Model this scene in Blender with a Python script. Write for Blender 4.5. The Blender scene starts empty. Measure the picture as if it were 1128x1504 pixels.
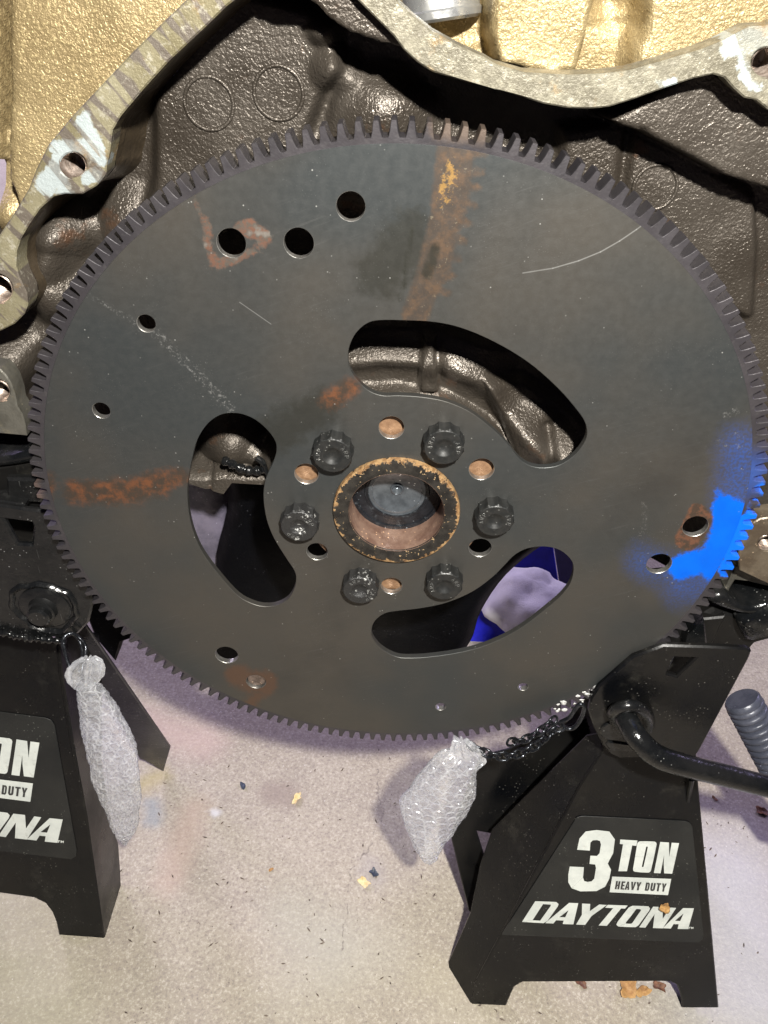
import bpy, bmesh, math, random
import numpy as np
from mathutils import Vector, Matrix, noise as mnoise
from mathutils.geometry import delaunay_2d_cdt
random.seed(7); rng = np.random.default_rng(7)
S = bpy.context.scene
COL = S.collection
# ------------------------------------------------------------------ camera
FPX, CAM = 1188.777, np.array([-0.0006, -0.3253, 0.2396])
YAW, PITCH, ROLL = -0.0128, 0.6348, 0.0329
cy, sy, cp, sp, cr, sr = math.cos(YAW), math.sin(YAW), math.cos(PITCH), math.sin(PITCH), math.cos(ROLL), math.sin(ROLL)
FW = np.array([sy*cp, cy*cp, -sp]); _r = np.array([cy, -sy, 0.0]); _u = np.cross(_r, FW)
RI = cr*_r + sr*_u; UP = -sr*_r + cr*_u
cd = bpy.data.cameras.new("camera"); cam = bpy.data.objects.new("camera", cd); COL.objects.link(cam)
cd.sensor_fit = 'VERTICAL'; cd.sensor_height = 36; cd.lens = FPX/1504*36; cd.clip_start = 0.01; cd.clip_end = 60
M = Matrix.Identity(4)
for i in range(3):
    M[i][0] = RI[i]; M[i][1] = UP[i]; M[i][2] = -FW[i]; M[i][3] = CAM[i]
cam.matrix_world = M; S.camera = cam
S.view_settings.view_transform = 'Standard'; S.view_settings.look = 'None'
S.view_settings.exposure = 0.0; S.view_settings.gamma = 1.0
# ------------------------------------------------------------------ world and lamps
W = bpy.data.worlds.new("World"); S.world = W; W.use_nodes = True
W.node_tree.nodes['Background'].inputs[0].default_value = (0.55, 0.5, 0.8, 1)
W.node_tree.nodes['Background'].inputs[1].default_value = 0.06
def lamp(name, loc, target, power, size, color, size_y=None):
    d = bpy.data.lights.new(name, 'AREA'); d.energy = power; d.color = color
    if size_y: d.shape = 'RECTANGLE'; d.size = size; d.size_y = size_y
    else: d.shape = 'DISK'; d.size = size
    o = bpy.data.objects.new(name, d); COL.objects.link(o); o.location = loc
    o.rotation_euler = (Vector(target)-Vector(loc)).to_track_quat('-Z', 'Y').to_euler(); return o
lamp("work_lamp", (0.075, -0.43, 0.445), (0, 0.0, -0.12), 15, 0.028, (1.0, 0.965, 0.90))
lamp("garage_lamp_left", (-1.5, 0.9, 0.9), (-0.3, 0.2, -0.3), 12, 0.5, (0.72, 0.60, 1.0))
lamp("garage_lamp_far", (-1.8, 2.6, 1.3), (-1.4, 2.2, -.42), 70, 0.6, (0.80, 0.72, 1.0))
lamp("garage_lamp_right", (1.3, 0.9, 0.8), (0.2, 0.2, -0.4), 12, 0.5, (0.66, 0.57, 1.0))
# ------------------------------------------------------------------ geometry helpers
def ray(x, y): return FW + (x-564)/FPX*RI - (y-752)/FPX*UP
def atY(x, y, Y=0.0):
    d = ray(x, y); return CAM + d*(Y-CAM[1])/d[1]
def atZ(x, y, Z):
    d = ray(x, y); return CAM + d*(Z-CAM[2])/d[2]
def atP(x, y, p0, n):
    d = ray(x, y); return CAM + d*(np.dot(np.array(p0)-CAM, n)/np.dot(d, n))
def proj(p):
    v = np.asarray(p)-CAM; f = v@FW
    return 564+FPX*(v@RI)/f, 752-FPX*(v@UP)/f
def zoomed(pts, ox, oy, s): return [(ox+x/s, oy+y/s) for x, y in pts]
def mesh(name, verts, faces, mat=None, parent=None, smooth=False, angle=None):
    me = bpy.data.meshes.new(name); me.from_pydata([tuple(map(float, v)) for v in verts], [], [tuple(map(int, f)) for f in faces]); me.update()
    o = bpy.data.objects.new(name, me); COL.objects.link(o)
    if mat: me.materials.append(mat)
    if parent: o.parent = parent
    if smooth or angle: me.shade_smooth()
    if angle: me.set_sharp_from_angle(angle=math.radians(angle))
    return o
def tag(o, label=None, cat=None, group=None, kind=None):
    if label: o['label'] = label
    if cat: o['category'] = cat
    if group: o['group'] = group
    if kind: o['kind'] = kind
    return o
def thing(name, label, cat, group=None, loc=(0, 0, 0)):
    o = bpy.data.objects.new(name, None); COL.objects.link(o); o.location = loc; o.empty_display_size = 0.02
    return tag(o, label, cat, group)
def bevel(o, w=0.001, seg=2, ang=40):
    m = o.modifiers.new('bevel', 'BEVEL'); m.width = w; m.segments = seg; m.limit_method = 'ANGLE'; m.angle_limit = math.radians(ang)
    m.harden_normals = False
    return o
def area2(p): p = np.asarray(p); x, y = p[:, 0], p[:, 1]; return 0.5*np.sum(x*np.roll(y, -1)-np.roll(x, -1)*y)
def offset(p, d):
    p = np.asarray(p, float); e = np.roll(p, -1, 0)-p; e /= np.linalg.norm(e, axis=1)[:, None]+1e-12
    n = np.stack([e[:, 1], -e[:, 0]], 1)          # outward for CCW
    m = n+np.roll(n, 1, 0); m /= (np.linalg.norm(m, axis=1)[:, None]+1e-9)
    c = np.clip(np.sum(m*n, 1), 0.5, 1)
    return p+m*(d/c)[:, None]
def smooth_loop(p, n=4):
    p = np.asarray(p, float); N = len(p); out = []
    for i in range(N):
        a, b, c, d = p[i-1], p[i], p[(i+1) % N], p[(i+2) % N]
        for k in range(n):
            t = k/n; out.append(0.5*((2*b)+(-a+c)*t+(2*a-5*b+4*c-d)*t*t+(-a+3*b-3*c+d)*t**3))
    return out
def smooth_line(p, n=5):
    p = np.asarray(p, float); q = np.vstack([2*p[0]-p[1], p, 2*p[-1]-p[-2]]); out = []
    for i in range(1, len(q)-2):
        a, b, c, d = q[i-1], q[i], q[i+1], q[i+2]
        for k in range(n):
            t = k/n; out.append(0.5*((2*b)+(-a+c)*t+(2*a-5*b+4*c-d)*t*t+(-a+3*b-3*c+d)*t**3))
    out.append(p[-1]); return np.array(out)
def slab(name, outer, holes, thick, mat, parent=None, chamfer=0.0003, frame=None, smooth=35, grid=0.0, wall_mat=None, wall_from=1):
    """2-D outline (u,v) with holes, extruded by thick behind its front face, with a small chamfer round every edge.
    frame=(origin,U,V,B): B points to the back. Default is the XZ plane at Y=0, back is +Y."""
    if frame is None: frame = ((0, 0, 0), (1, 0, 0), (0, 0, 1), (0, 1, 0))
    O_, U_, V_, B_ = [np.array(a, float) for a in frame]
    loops = [np.array(outer, float)]
    if area2(loops[0]) < 0: loops[0] = loops[0][::-1]
    for h in holes:
        h = np.array(h, float)
        if area2(h) > 0: h = h[::-1]
        loops.append(h)
    fr = [offset(l, -chamfer) for l in loops]
    verts = []; faces = []
    P = lambda q, b: O_+U_*q[0]+V_*q[1]+B_*b
    pts = [Vector(q) for l in fr for q in l]; idx = []; k = 0
    for l in fr: idx.append(list(range(k, k+len(l)))); k += len(l)
    if grid:
        gx, gy = np.meshgrid(np.arange(fr[0][:, 0].min(), fr[0][:, 0].max(), grid), np.arange(fr[0][:, 1].min(), fr[0][:, 1].max(), grid)); gx, gy = gx.ravel(), gy.ravel()
        ok = sdf_poly(gx, gy, fr[0]) < -grid*.5
        for h_ in fr[1:]: ok &= sdf_poly(gx, gy, h_) > grid*.5
        pts += [Vector((a_, b_)) for a_, b_ in zip(gx[ok], gy[ok])]
    res = delaunay_2d_cdt(pts, [], idx, 2 if len(loops) == 1 else 2, 1e-7)
    tv, tf = res[0], res[2]
    # keep triangles whose centre lies inside outer and outside holes
    def inside(q, poly):
        x, y = q; px_, py_ = poly[:, 0], poly[:, 1]; qx, qy = np.roll(px_, -1), np.roll(py_, -1)
        c = ((py_ > y) != (qy > y)) & (x < (qx-px_)*(y-py_)/(qy-py_+1e-15)+px_); return c.sum() % 2 == 1
    keep = []
    TV = np.array([(q[0], q[1]) for q in tv]); cen = np.array([TV[list(f)].mean(0) for f in tf]); ok = sdf_poly(cen[:, 0], cen[:, 1], fr[0]) < 0
    for h_ in fr[1:]: ok &= sdf_poly(cen[:, 0], cen[:, 1], h_) > 0
    keep = [list(f) for f, k_ in zip(tf, ok) if k_]
    sgn = np.dot(np.cross(U_, V_), -B_)
    n0 = 0
    for q in tv: verts.append(P(q, 0))
    nt = len(tv)
    for q in tv: verts.append(P(q, thick))
    for f in keep:
        a = area2([tv[i] for i in f])
        ff = f if (a*sgn > 0) else f[::-1]
        faces.append(ff); faces.append([i+nt for i in ff[::-1]])
    wallf = []
    for li, (l, g) in enumerate(zip(loops, fr)):
        b = len(verts); n = len(l)
        for q in g: verts.append(P(q, 0))
        for q in l: verts.append(P(q, chamfer))
        for q in l: verts.append(P(q, thick-chamfer))
        for q in g: verts.append(P(q, thick))
        for r in range(3):
            for i in range(n):
                j = (i+1) % n
                f = [b+r*n+i, b+(r+1)*n+i, b+(r+1)*n+j, b+r*n+j]
                faces.append(f if sgn > 0 else f[::-1])
                if wall_mat and li >= wall_from and r <= 1: wallf.append(len(faces)-1)
    o = mesh(name, verts, faces, mat, parent)
    if wall_mat:
        o.data.materials.append(wall_mat)
        for q in wallf: o.data.polygons[q].material_index = 1
    bm = bmesh.new(); bm.from_mesh(o.data); bmesh.ops.remove_doubles(bm, verts=bm.verts, dist=1e-6); bmesh.ops.recalc_face_normals(bm, faces=bm.faces); bm.to_mesh(o.data); bm.free()
    o.data.shade_smooth(); o.data.set_sharp_from_angle(angle=math.radians(smooth))
    return o
def pxslab(name, outer, holes, Y, thick, mat, parent=None, chamfer=0.0004, **k):
    f = lambda l: [(lambda a: (a[0], a[2]))(atY(x, y, Y)) for x, y in l]
    return slab(name, f(outer), [f(h) for h in holes], thick, mat, parent, chamfer, ((0, Y, 0), (1, 0, 0), (0, 0, 1), (0, 1, 0)), **k)
def lathe(name, prof, centre, mat, parent=None, n=64, axis=(0, 1, 0), angle=35, mod=None):
    """prof: (r, s) pairs, s along axis from centre"""
    A = Vector(axis).normalized(); X = A.orthogonal().normalized(); Z = A.cross(X); C0 = Vector(centre)
    v = []; f = []
    for k, (r, s) in enumerate(prof):
        for i in range(n):
            t = 2*math.pi*i/n; rr = r+(mod(k, t) if mod else 0)
            v.append(C0+A*s+X*rr*math.cos(t)+Z*rr*math.sin(t))
    for k in range(len(prof)-1):
        for i in range(n): j = (i+1) % n; f.append((k*n+i, k*n+j, (k+1)*n+j, (k+1)*n+i))
    o = mesh(name, v, f, mat, parent)
    bm = bmesh.new(); bm.from_mesh(o.data); bmesh.ops.remove_doubles(bm, verts=bm.verts, dist=1e-7); bmesh.ops.recalc_face_normals(bm, faces=bm.faces); bm.to_mesh(o.data); bm.free()
    o.data.shade_smooth(); o.data.set_sharp_from_angle(angle=math.radians(angle)); return o
def tube_data(path, r, n=14, closed=False):
    P = [Vector(p) for p in path]; N = len(P); v = []; f = []; up = None
    rs = r if hasattr(r, '__len__') else [r]*N
    for i in range(N):
        a = P[i-1] if (i > 0 or closed) else P[i]; b = P[(i+1) % N] if (i < N-1 or closed) else P[i]
        t = (b-a).normalized()
        if up is None: up = t.orthogonal().normalized()
        up = (up-t*up.dot(t)).normalized(); w = t.cross(up)
        for k in range(n):
            q = 2*math.pi*k/n; v.append(P[i]+(up*math.cos(q)+w*math.sin(q))*rs[i])
    for i in range(N if closed else N-1):
        j = (i+1) % N
        for k in range(n): l = (k+1) % n; f.append((i*n+k, i*n+l, j*n+l, j*n+k))
    if not closed: f.append(tuple(range(n))[::-1]); f.append(tuple(range((N-1)*n, N*n)))
    return v, f
def tube(name, path, r, mat, parent=None, n=14, closed=False):
    v, f = tube_data(path, r, n, closed); return mesh(name, v, f, mat, parent, angle=50)
def box(name, c, s, mat, parent=None, bv=0.001, rot=None):
    v = [Vector(((i & 1)-.5, ((i >> 1) & 1)-.5, (i >> 2)-.5)) for i in range(8)]
    v = [Vector((a.x*s[0], a.y*s[1], a.z*s[2])) for a in v]
    if rot: v = [rot @ a for a in v]
    v = [a+Vector(c) for a in v]
    o = mesh(name, v, [(0, 2, 3, 1), (4, 5, 7, 6), (0, 1, 5, 4), (2, 6, 7, 3), (0, 4, 6, 2), (1, 3, 7, 5)], mat, parent)
    return bevel(o, bv) if bv else o
def sdf_poly(X, Y, poly):
    p = np.asarray(poly, float); d = np.full(X.shape, 1e18); ins = np.zeros(X.shape, bool)
    for i in range(len(p)):
        a = p[i]; b = p[(i+1) % len(p)]; ex, ey = b-a; wx = X-a[0]; wy = Y-a[1]
        t = np.clip((wx*ex+wy*ey)/(ex*ex+ey*ey+1e-12), 0, 1); d = np.minimum(d, (wx-ex*t)**2+(wy-ey*t)**2)
        c = ((a[1] > Y) != (b[1] > Y)) & (X < (b[0]-a[0])*(Y-a[1])/(b[1]-a[1]+1e-15)+a[0]); ins ^= c
    d = np.sqrt(d); return np.where(ins, -d, d)
def sdf_line(X, Y, pts):
    d = np.full(X.shape, 1e18); p = np.asarray(pts, float)
    for a, b in zip(p[:-1], p[1:]):
        ex, ey = b-a; wx = X-a[0]; wy = Y-a[1]; t = np.clip((wx*ex+wy*ey)/(ex*ex+ey*ey+1e-12), 0, 1); d = np.minimum(d, (wx-ex*t)**2+(wy-ey*t)**2)
    return np.sqrt(d)
def sstep(t): t = np.clip(t, 0, 1); return t*t*(3-2*t)
# ------------------------------------------------------------------ material helpers
class NB:
    def __init__(s, name):
        s.m = bpy.data.materials.new(name); s.m.use_nodes = True; s.t = s.m.node_tree; s.t.nodes.clear()
        s.out = s.t.nodes.new('ShaderNodeOutputMaterial'); s.b = s.t.nodes.new('ShaderNodeBsdfPrincipled')
        s.t.links.new(s.b.outputs[0], s.out.inputs[0]); s.co = s.t.nodes.new('ShaderNodeNewGeometry').outputs['Position']
    def L(s, a, b):
        if isinstance(a, (int, float)): b.default_value = a
        elif isinstance(a, tuple): b.default_value = a if (len(a) == 4 or b.type == 'VECTOR') else (*a, 1)
        else: s.t.links.new(a, b)
    def noise(s, scale, detail=3, rough=.5, vec=None, out='Fac', dist=0):
        n = s.t.nodes.new('ShaderNodeTexNoise'); n.inputs['Scale'].default_value = scale; n.inputs['Detail'].default_value = detail
        n.inputs['Roughness'].default_value = rough; n.inputs['Distortion'].default_value = dist; s.L(vec or s.co, n.inputs['Vector']); return n.outputs[out]
    def voro(s, scale, vec=None, out='Distance', feature='F1'):
        n = s.t.nodes.new('ShaderNodeTexVoronoi'); n.feature = feature; n.inputs['Scale'].default_value = scale; s.L(vec or s.co, n.inputs['Vector']); return n.outputs[out]
    def math(s, op, a, b=0.0, clamp=False):
        n = s.t.nodes.new('ShaderNodeMath'); n.operation = op; n.use_clamp = clamp; s.L(a, n.inputs[0]); s.L(b, n.inputs[1]); return n.outputs[0]
    def vm(s, op, a, b=None, out=0):
        n = s.t.nodes.new('ShaderNodeVectorMath'); n.operation = op; s.L(a, n.inputs[0])
        if b is not None:
            if op == 'SCALE': s.L(b, n.inputs['Scale'])
            else: s.L(b, n.inputs[1])
        return n.outputs[out]
    def rng(s, v, a, b, c=0.0, d=1.0, smooth=True):
        n = s.t.nodes.new('ShaderNodeMapRange'); n.interpolation_type = 'SMOOTHSTEP' if smooth else 'LINEAR'
        for i, q in enumerate((v, a, b, c, d)): s.L(q, n.inputs[i])
        return n.outputs[0]
    def mix(s, f, a, b, blend='MIX'):
        n = s.t.nodes.new('ShaderNodeMix'); n.data_type = 'RGBA'; n.blend_type = blend
        s.L(f, n.inputs[0]); s.L(a, n.inputs[6]); s.L(b, n.inputs[7]); return n.outputs[2]
    def scale(s, v, xyz): return s.vm('MULTIPLY', v, xyz)
    def bump(s, h, dist, strength=1.0, prev=None):
        n = s.t.nodes.new('ShaderNodeBump'); n.inputs['Distance'].default_value = dist; n.inputs['Strength'].default_value = strength
        s.L(h, n.inputs['Height'])
        if prev is not None: s.L(prev, n.inputs['Normal'])
        return n.outputs[0]
    def seg(s, P, a, b, r, soft):
        """mask of a capsule a-b (world points) of radius r"""
        a = tuple(map(float, a)); b = tuple(map(float, b)); ba = tuple(q-p for p, q in zip(a, b)); L2 = sum(q*q for q in ba)
        pa = s.vm('SUBTRACT', P, a)
        if L2 > 1e-10:
            h = s.math('DIVIDE', s.vm('DOT_PRODUCT', pa, ba, out=1), L2, clamp=True)
            n = s.t.nodes.new('ShaderNodeVectorMath'); n.operation = 'SCALE'; n.inputs[0].default_value = ba; s.L(h, n.inputs['Scale'])
            pa = s.vm('SUBTRACT', pa, n.outputs[0])
        d = s.vm('LENGTH', pa, out=1)
        return s.rng(d, r+soft, max(r-soft, 0.0), 0.0, 1.0)
    def fin(s, col, rough=.5, metal=0.0, nrm=None, spec=None, **k):
        s.L(col, s.b.inputs['Base Color']); s.L(rough, s.b.inputs['Roughness']); s.L(metal, s.b.inputs['Metallic'])
        if nrm is not None: s.L(nrm, s.b.inputs['Normal'])
        if spec is not None: s.L(spec, s.b.inputs['Specular IOR Level'])
        for n, v in k.items(): s.L(v, s.b.inputs[n.replace('_', ' ')])
        return s.m
# ------------------------------------------------------------------ materials
# stains on the plate: (photo segment, radius px) groups; distances are stored on the plate mesh, edges are roughened by noise in the shader
STAIN = {
 'rust': [((672, 190), (660, 300), 27), ((659, 300), (636, 400), 23), ((634, 400), (610, 462), 20)] + [((x-14, y-2), (x+13, y+2), 5) for x, y in [(698, 225), (694, 251), (690, 274), (684, 300), (677, 326), (669, 352), (661, 378), (652, 404), (646, 428)]],
 'yellow': [((664, 240), (652, 300), 3)],
 'olive': [((640, 365), (628, 402), 8), ((606, 335), (588, 440), 2.5)],
 'smudge': [((560, 400), (600, 345), 36), ((470, 600), (400, 640), 26)],
 'orange': [((110, 722), (190, 722), 17), ((190, 722), (238, 708), 18), ((238, 708), (266, 700), 11), ((70, 708), (62, 728), 12), ((485, 588), (512, 570), 14)],
 'blue': [((1066, 748), (1064, 805), 20), ((1078, 752), (1052, 812), 20), ((1055, 815), (1000, 833), 18), ((1078, 790), (1045, 832), 19), ((1062, 838), (1076, 822), 9), ((1055, 724), (1055, 724), 5), ((1057, 728), (1060, 740), 4), ((1000, 833), (966, 824), 8), ((1114, 712), (1130, 716), 6)],
 'spray': [((945, 825), (1000, 848), 14), ((1000, 862), (1060, 852), 18), ((1090, 660), (1080, 760), 26), ((1105, 735), (1095, 800), 18)],
 'bare': [((306, 325), (312, 375), 4), ((302, 350), (318, 390), 6), ((318, 390), (385, 364), 6), ((366, 334), (386, 348), 13), ((356, 330), (352, 340), 8), ((284, 288), (302, 335), 2)],
 'patch': [((1024, 752), (1034, 762), 13), ((1026, 752), (1004, 792), 13), ((1034, 764), (1012, 796), 13)],
 'stain': [((348, 992), (372, 1002), 16), ((376, 1001), (390, 1004), 17), ((378, 1020), (362, 1045), 8)],
 'scuff': [((125, 430), (205, 478), 3), ((225, 485), (340, 600), 7), ((945, 738), (948, 765), 3), ((948, 765), (940, 795), 3), ((1062, 612), (1085, 603), 4), ((1052, 648), (1068, 656), 3), ((1080, 635), (1090, 642), 2.5), ((1083, 655), (1096, 658), 2.5), ((900, 670), (930, 662), 1)],
}
def stain_attr(o, names=None):
    co = np.array([v.co[:] for v in o.data.vertices]); P3_ = co.copy(); P3_[:, 1] = 0; d = P3_-CAM; f_ = d@FW; X = 564+FPX*(d@RI)/f_; Y = 752-FPX*(d@UP)/f_
    for k, sg in STAIN.items():
        m = np.full(len(co), 1e9)
        for a, b, r in sg: m = np.minimum(m, sdf_line(X, Y, [a, (b[0]+1e-3, b[1])])-r)
        at = o.data.attributes.new('sd_'+k, 'FLOAT', 'POINT'); at.data.foreach_set('value', np.clip(m, -60, 90).astype(np.float32))
def mk_plate():
    n = NB('flexplate_steel'); co = n.scale(n.co, (1, 0, 1)); px = 1/2950.0
    A = lambda x, y: (lambda a: (a[0], 0.0, a[2]))(atY(x, y))
    def at(k):
        a = n.t.nodes.new('ShaderNodeAttribute'); a.attribute_name = 'sd_'+k; return a.outputs['Fac']
    N1 = n.math('SUBTRACT', n.noise(110, 5, .65), .5); N2 = n.math('SUBTRACT', n.noise(420, 4, .7), .5)
    big = n.noise(9, 3, .5); fine = n.noise(260, 4, .6); streak = n.noise(1, 4, .6, vec=n.scale(n.co, (60, 1, 700)))
    col = n.mix(n.rng(big, .35, .65), (.044, .049, .050), (.071, .065, .056))
    col = n.mix(n.rng(fine, .3, .75, 0, .2), col, (.066, .066, .063))
    col = n.mix(n.rng(streak, .50, .8, 0, .12), col, (.085, .085, .08))
    col = n.mix(n.rng(n.noise(13, 4, .6), .52, .8, 0, .45), col, (.030, .030, .029))
    ca = n.t.nodes.new('ShaderNodeCombineXYZ'); n.L(n.math('MULTIPLY', n.vm('DOT_PRODUCT', n.co, (.93, 0, .36), out=1), 45), ca.inputs[0]); n.L(n.math('MULTIPLY', n.vm('DOT_PRODUCT', n.co, (-.36, 0, .93), out=1), 900), ca.inputs[1])
    br = n.noise(1, 3, .6, vec=ca.outputs[0]); col = n.mix(n.math('MULTIPLY', n.rng(br, .55, .8), n.rng(n.noise(16, 2), .4, .65, 0, .4)), col, (.10, .10, .097))
    def mask(k, n1, n2, soft):
        v = n.math('ADD', at(k), n.math('ADD', n.math('MULTIPLY', N1, n1), n.math('MULTIPLY', N2, n2)) if n1 else n.math('MULTIPLY', N2, n2)); return n.rng(v, soft, -soft)
    def paint(m, c, amt=1.0):
        nonlocal col
        col = n.mix(n.math('MULTIPLY', m, amt), col, c)
    paint(mask('smudge', 70, 10, 14), (.026, .025, .019), .6)
    rc = n.mix(n.rng(n.noise(160, 5, .7), .42, .66), (.066, .052, .042), (.115, .073, .046))
    rc = n.mix(n.rng(n.noise(330, 3, .7), .6, .7, 0, .5), rc, (.30, .25, .17))
    paint(mask('rust', 4, 9, 4), rc, .85)
    paint(mask('yellow', 50, 70, 5), (.32, .19, .06), .8)
    paint(mask('olive', 10, 10, 4), (.022, .022, .016), .7)
    lc = n.mix(n.rng(n.noise(130, 4, .7), .42, .66), (.065, .045, .032), (.20, .075, .030)); paint(mask('orange', 24, 18, 9), lc, .8)
    paint(n.math('MULTIPLY', n.rng(n.math('ADD', at('spray'), n.math('MULTIPLY', N1, 26)), 30, -28), n.rng(n.noise(750, 2, .5), .35, .65, .35, 1)), (.03, .115, .50), .55)
    paint(mask('blue', 14, 16, 4), n.mix(n.rng(n.noise(60, 4, .6), .35, .65), (.0, .14, .84), (.0, .165, .95)))
    c1 = n.mix(n.rng(n.noise(300, 4, .7), .4, .6), (.17, .088, .060), (.11, .095, .08)); c1 = n.mix(n.rng(n.noise(150, 4), .56, .72, 0, .6), c1, (.30, .27, .24)); paint(mask('bare', 18, 14, 3), c1, .9)
    c2 = n.mix(n.rng(n.noise(260, 4, .7), .4, .62), (.075, .052, .038), (.18, .082, .048)); paint(mask('patch', 8, 8, 1.6), c2, .95)
    paint(mask('stain', 20, 14, 6), (.12, .062, .036), .65)
    paint(n.math('MULTIPLY', mask('scuff', 0, 14, 2.5), n.rng(n.noise(560, 3, .8), .50, .66)), (.34, .34, .33), .45)
    for a, b, r, so, am in [((768, 401), (812, 394), .4, .9, .4), ((812, 394), (850, 383), .4, .9, .5), ((850, 383), (882, 370), .4, .9, .5), ((882, 370), (910, 354), .4, .9, .5), ((910, 354), (935, 337), .4, .9, .5), ((935, 337), (955, 322), .4, .9, .4), ((352, 444), (398, 476), .3, .7, .4)]:
        paint(n.seg(co, A(*a), A(*b), r*px, so*px), (.34, .34, .33), am)
    v = n.voro(330); paint(n.math('MULTIPLY', n.rng(v, .14, .06), n.rng(n.noise(120, 2), .55, .66)), (.40, .40, .38), .7)
    v2 = n.voro(900); paint(n.math('MULTIPLY', n.rng(v2, .16, .05), n.rng(n.noise(40, 3), .48, .66)), (.30, .31, .30), .35)
    h = n.math('ADD', n.noise(1500, 3, .6), n.math('MULTIPLY', n.noise(160, 3, .6), 1.5))
    return n.fin(col, n.rng(fine, .2, .8, .42, .52), 0.6, n.bump(h, .00003, .8), spec=.45)
def mk_simple(name, c1, c2, rough=(.35, .6), metal=0.0, nscale=60, bscale=600, bdist=.0002, dust=0.0, dustc=(.35, .33, .3), spec=.5, chips=0.0, vert=None, **k):
    n = NB(name); f = n.noise(nscale, 5, .65)
    col = n.mix(n.rng(f, .35, .65), c1, c2)
    if dust:
        col = n.mix(n.rng(n.noise(nscale*2.3, 5, .75), .55, .8, 0, dust), col, dustc)
        v = n.voro(380); col = n.mix(n.math('MULTIPLY', n.rng(v, .20, .05), n.rng(n.noise(55, 3), .50, .60)), col, tuple(min(1, c*2.2+.03) for c in dustc))
        cmb = n.noise(1, 3, .6, vec=n.scale(n.co, (900, 900, 60))); col = n.mix(n.math('MULTIPLY', n.rng(cmb, .68, .74), n.rng(n.noise(30, 2), .5, .65, 0, dust)), col, tuple(min(1, c*2) for c in dustc))
    r = n.rng(n.noise(nscale*1.7, 4, .6), .3, .7, rough[0], rough[1])
    return n.fin(col, r, metal, n.bump(n.noise(bscale, 3, .6), bdist), spec=spec, **k)
def mk_cast(name, c1, c2, rust, rough, metal, scale=420, dist=.0011, rustamt=.7, hi=None):
    n = NB(name); f = n.noise(14, 4, .6)
    col = n.mix(n.rng(f, .35, .65), c1, c2)
    col = n.mix(n.rng(n.noise(32, 5, .7), .60, .72, 0, rustamt), col, rust)
    g = n.noise(scale, 2.5, .5, dist=.6); g2 = n.noise(scale*.45, 2, .5)
    if hi: col = n.mix(n.rng(n.math('ADD', g, n.math('MULTIPLY', g2, .4)), .72, .92, 0, .8), col, hi)
    r = n.rng(n.noise(45, 3), .3, .7, rough[0], rough[1])
    b = n.bump(n.math('ADD', g, n.math('MULTIPLY', g2, .7)), dist)
    return n.fin(col, r, metal, b)
M_plate = mk_plate()
M_gear = mk_simple('ring_gear_steel', (.046, .040, .047), (.066, .056, .063), (.35, .55), .4, 40, 900, .0001, .25, (.16, .13, .13))
def mk_gear():
    n = NB('gear_steel'); px = 1/2950.0
    co = n.scale(n.co, (1, 0, 1)); A = lambda x, y: (lambda a: (a[0], 0.0, a[2]))(atY(x, y))
    col = n.mix(n.rng(n.noise(30, 4, .6), .35, .65), (.038, .035, .039), (.052, .047, .051))
    col = n.mix(n.rng(n.noise(400, 3), .55, .75, 0, .4), col, (.075, .07, .07))
    nz2 = n.noise(500, 3, .6, out='Color'); d2 = n.scale(n.vm('ADD', co, n.vm('SCALE', n.vm('SUBTRACT', nz2, (.5, .5, .5)), .0035)), (1, 0, 1))
    col = n.mix(n.seg(d2, A(650, 185), A(708, 190), 14*px, 8*px), col, (.10, .075, .06))
    col = n.mix(n.math('MULTIPLY', n.seg(d2, A(45, 705), A(55, 730), 8*px, 8*px), .6), col, (.16, .11, .09))
    col = n.mix(n.seg(d2, A(1118, 716), A(1126, 722), 7*px, 5*px), col, (0, .17, .9))
    col = n.mix(n.math('MULTIPLY', n.seg(d2, A(1115, 745), A(1085, 830), 14*px, 6*px), n.rng(n.noise(150, 3), .42, .6)), col, (0, .15, .8))
    col = n.mix(n.rng(n.vm('LENGTH', n.vm('SUBTRACT', d2, A(1092, 700)), out=1), 60*px, 10*px, 0, .5), col, (.03, .115, .50))
    col = n.mix(n.seg(d2, A(1096, 765), A(1068, 838), 13*px, 2*px), col, (0, .155, .92))
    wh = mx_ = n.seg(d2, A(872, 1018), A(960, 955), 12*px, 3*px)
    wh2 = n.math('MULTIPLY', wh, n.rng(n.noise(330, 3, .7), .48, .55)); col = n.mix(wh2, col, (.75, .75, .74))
    h = n.noise(700, 3, .6)
    return n.fin(col, n.rng(n.noise(80, 3), .3, .7, .34, .52), .45, n.bump(h, .00012))
M_gear = mk_gear()
M_bolt = mk_simple('bolt_black', (.012, .013, .013), (.020, .020, .019), (.36, .50), .3, 300, 900, .00003, .2, (.07, .07, .065))
def mk_res():
    n = NB('bolt_black_residue'); d = n.noise(420, 5, .75); edge = n.rng(n.noise(110, 2), .50, .56)
    col = n.mix(n.math('MULTIPLY', n.rng(d, .56, .62), edge), (.016, .016, .016), (.42, .42, .40)); return n.fin(col, .4, .1, n.bump(d, .0006))
M_boltres = mk_res()
M_boltmark = mk_simple('bolt_mark', (.12, .12, .115), (.2, .2, .19), (.3, .4), .6, 300)
M_hole = mk_simple('bare_edge', (.20, .195, .18), (.36, .35, .33), (.25, .42), .8, 200, 1200, .0001)
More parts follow.
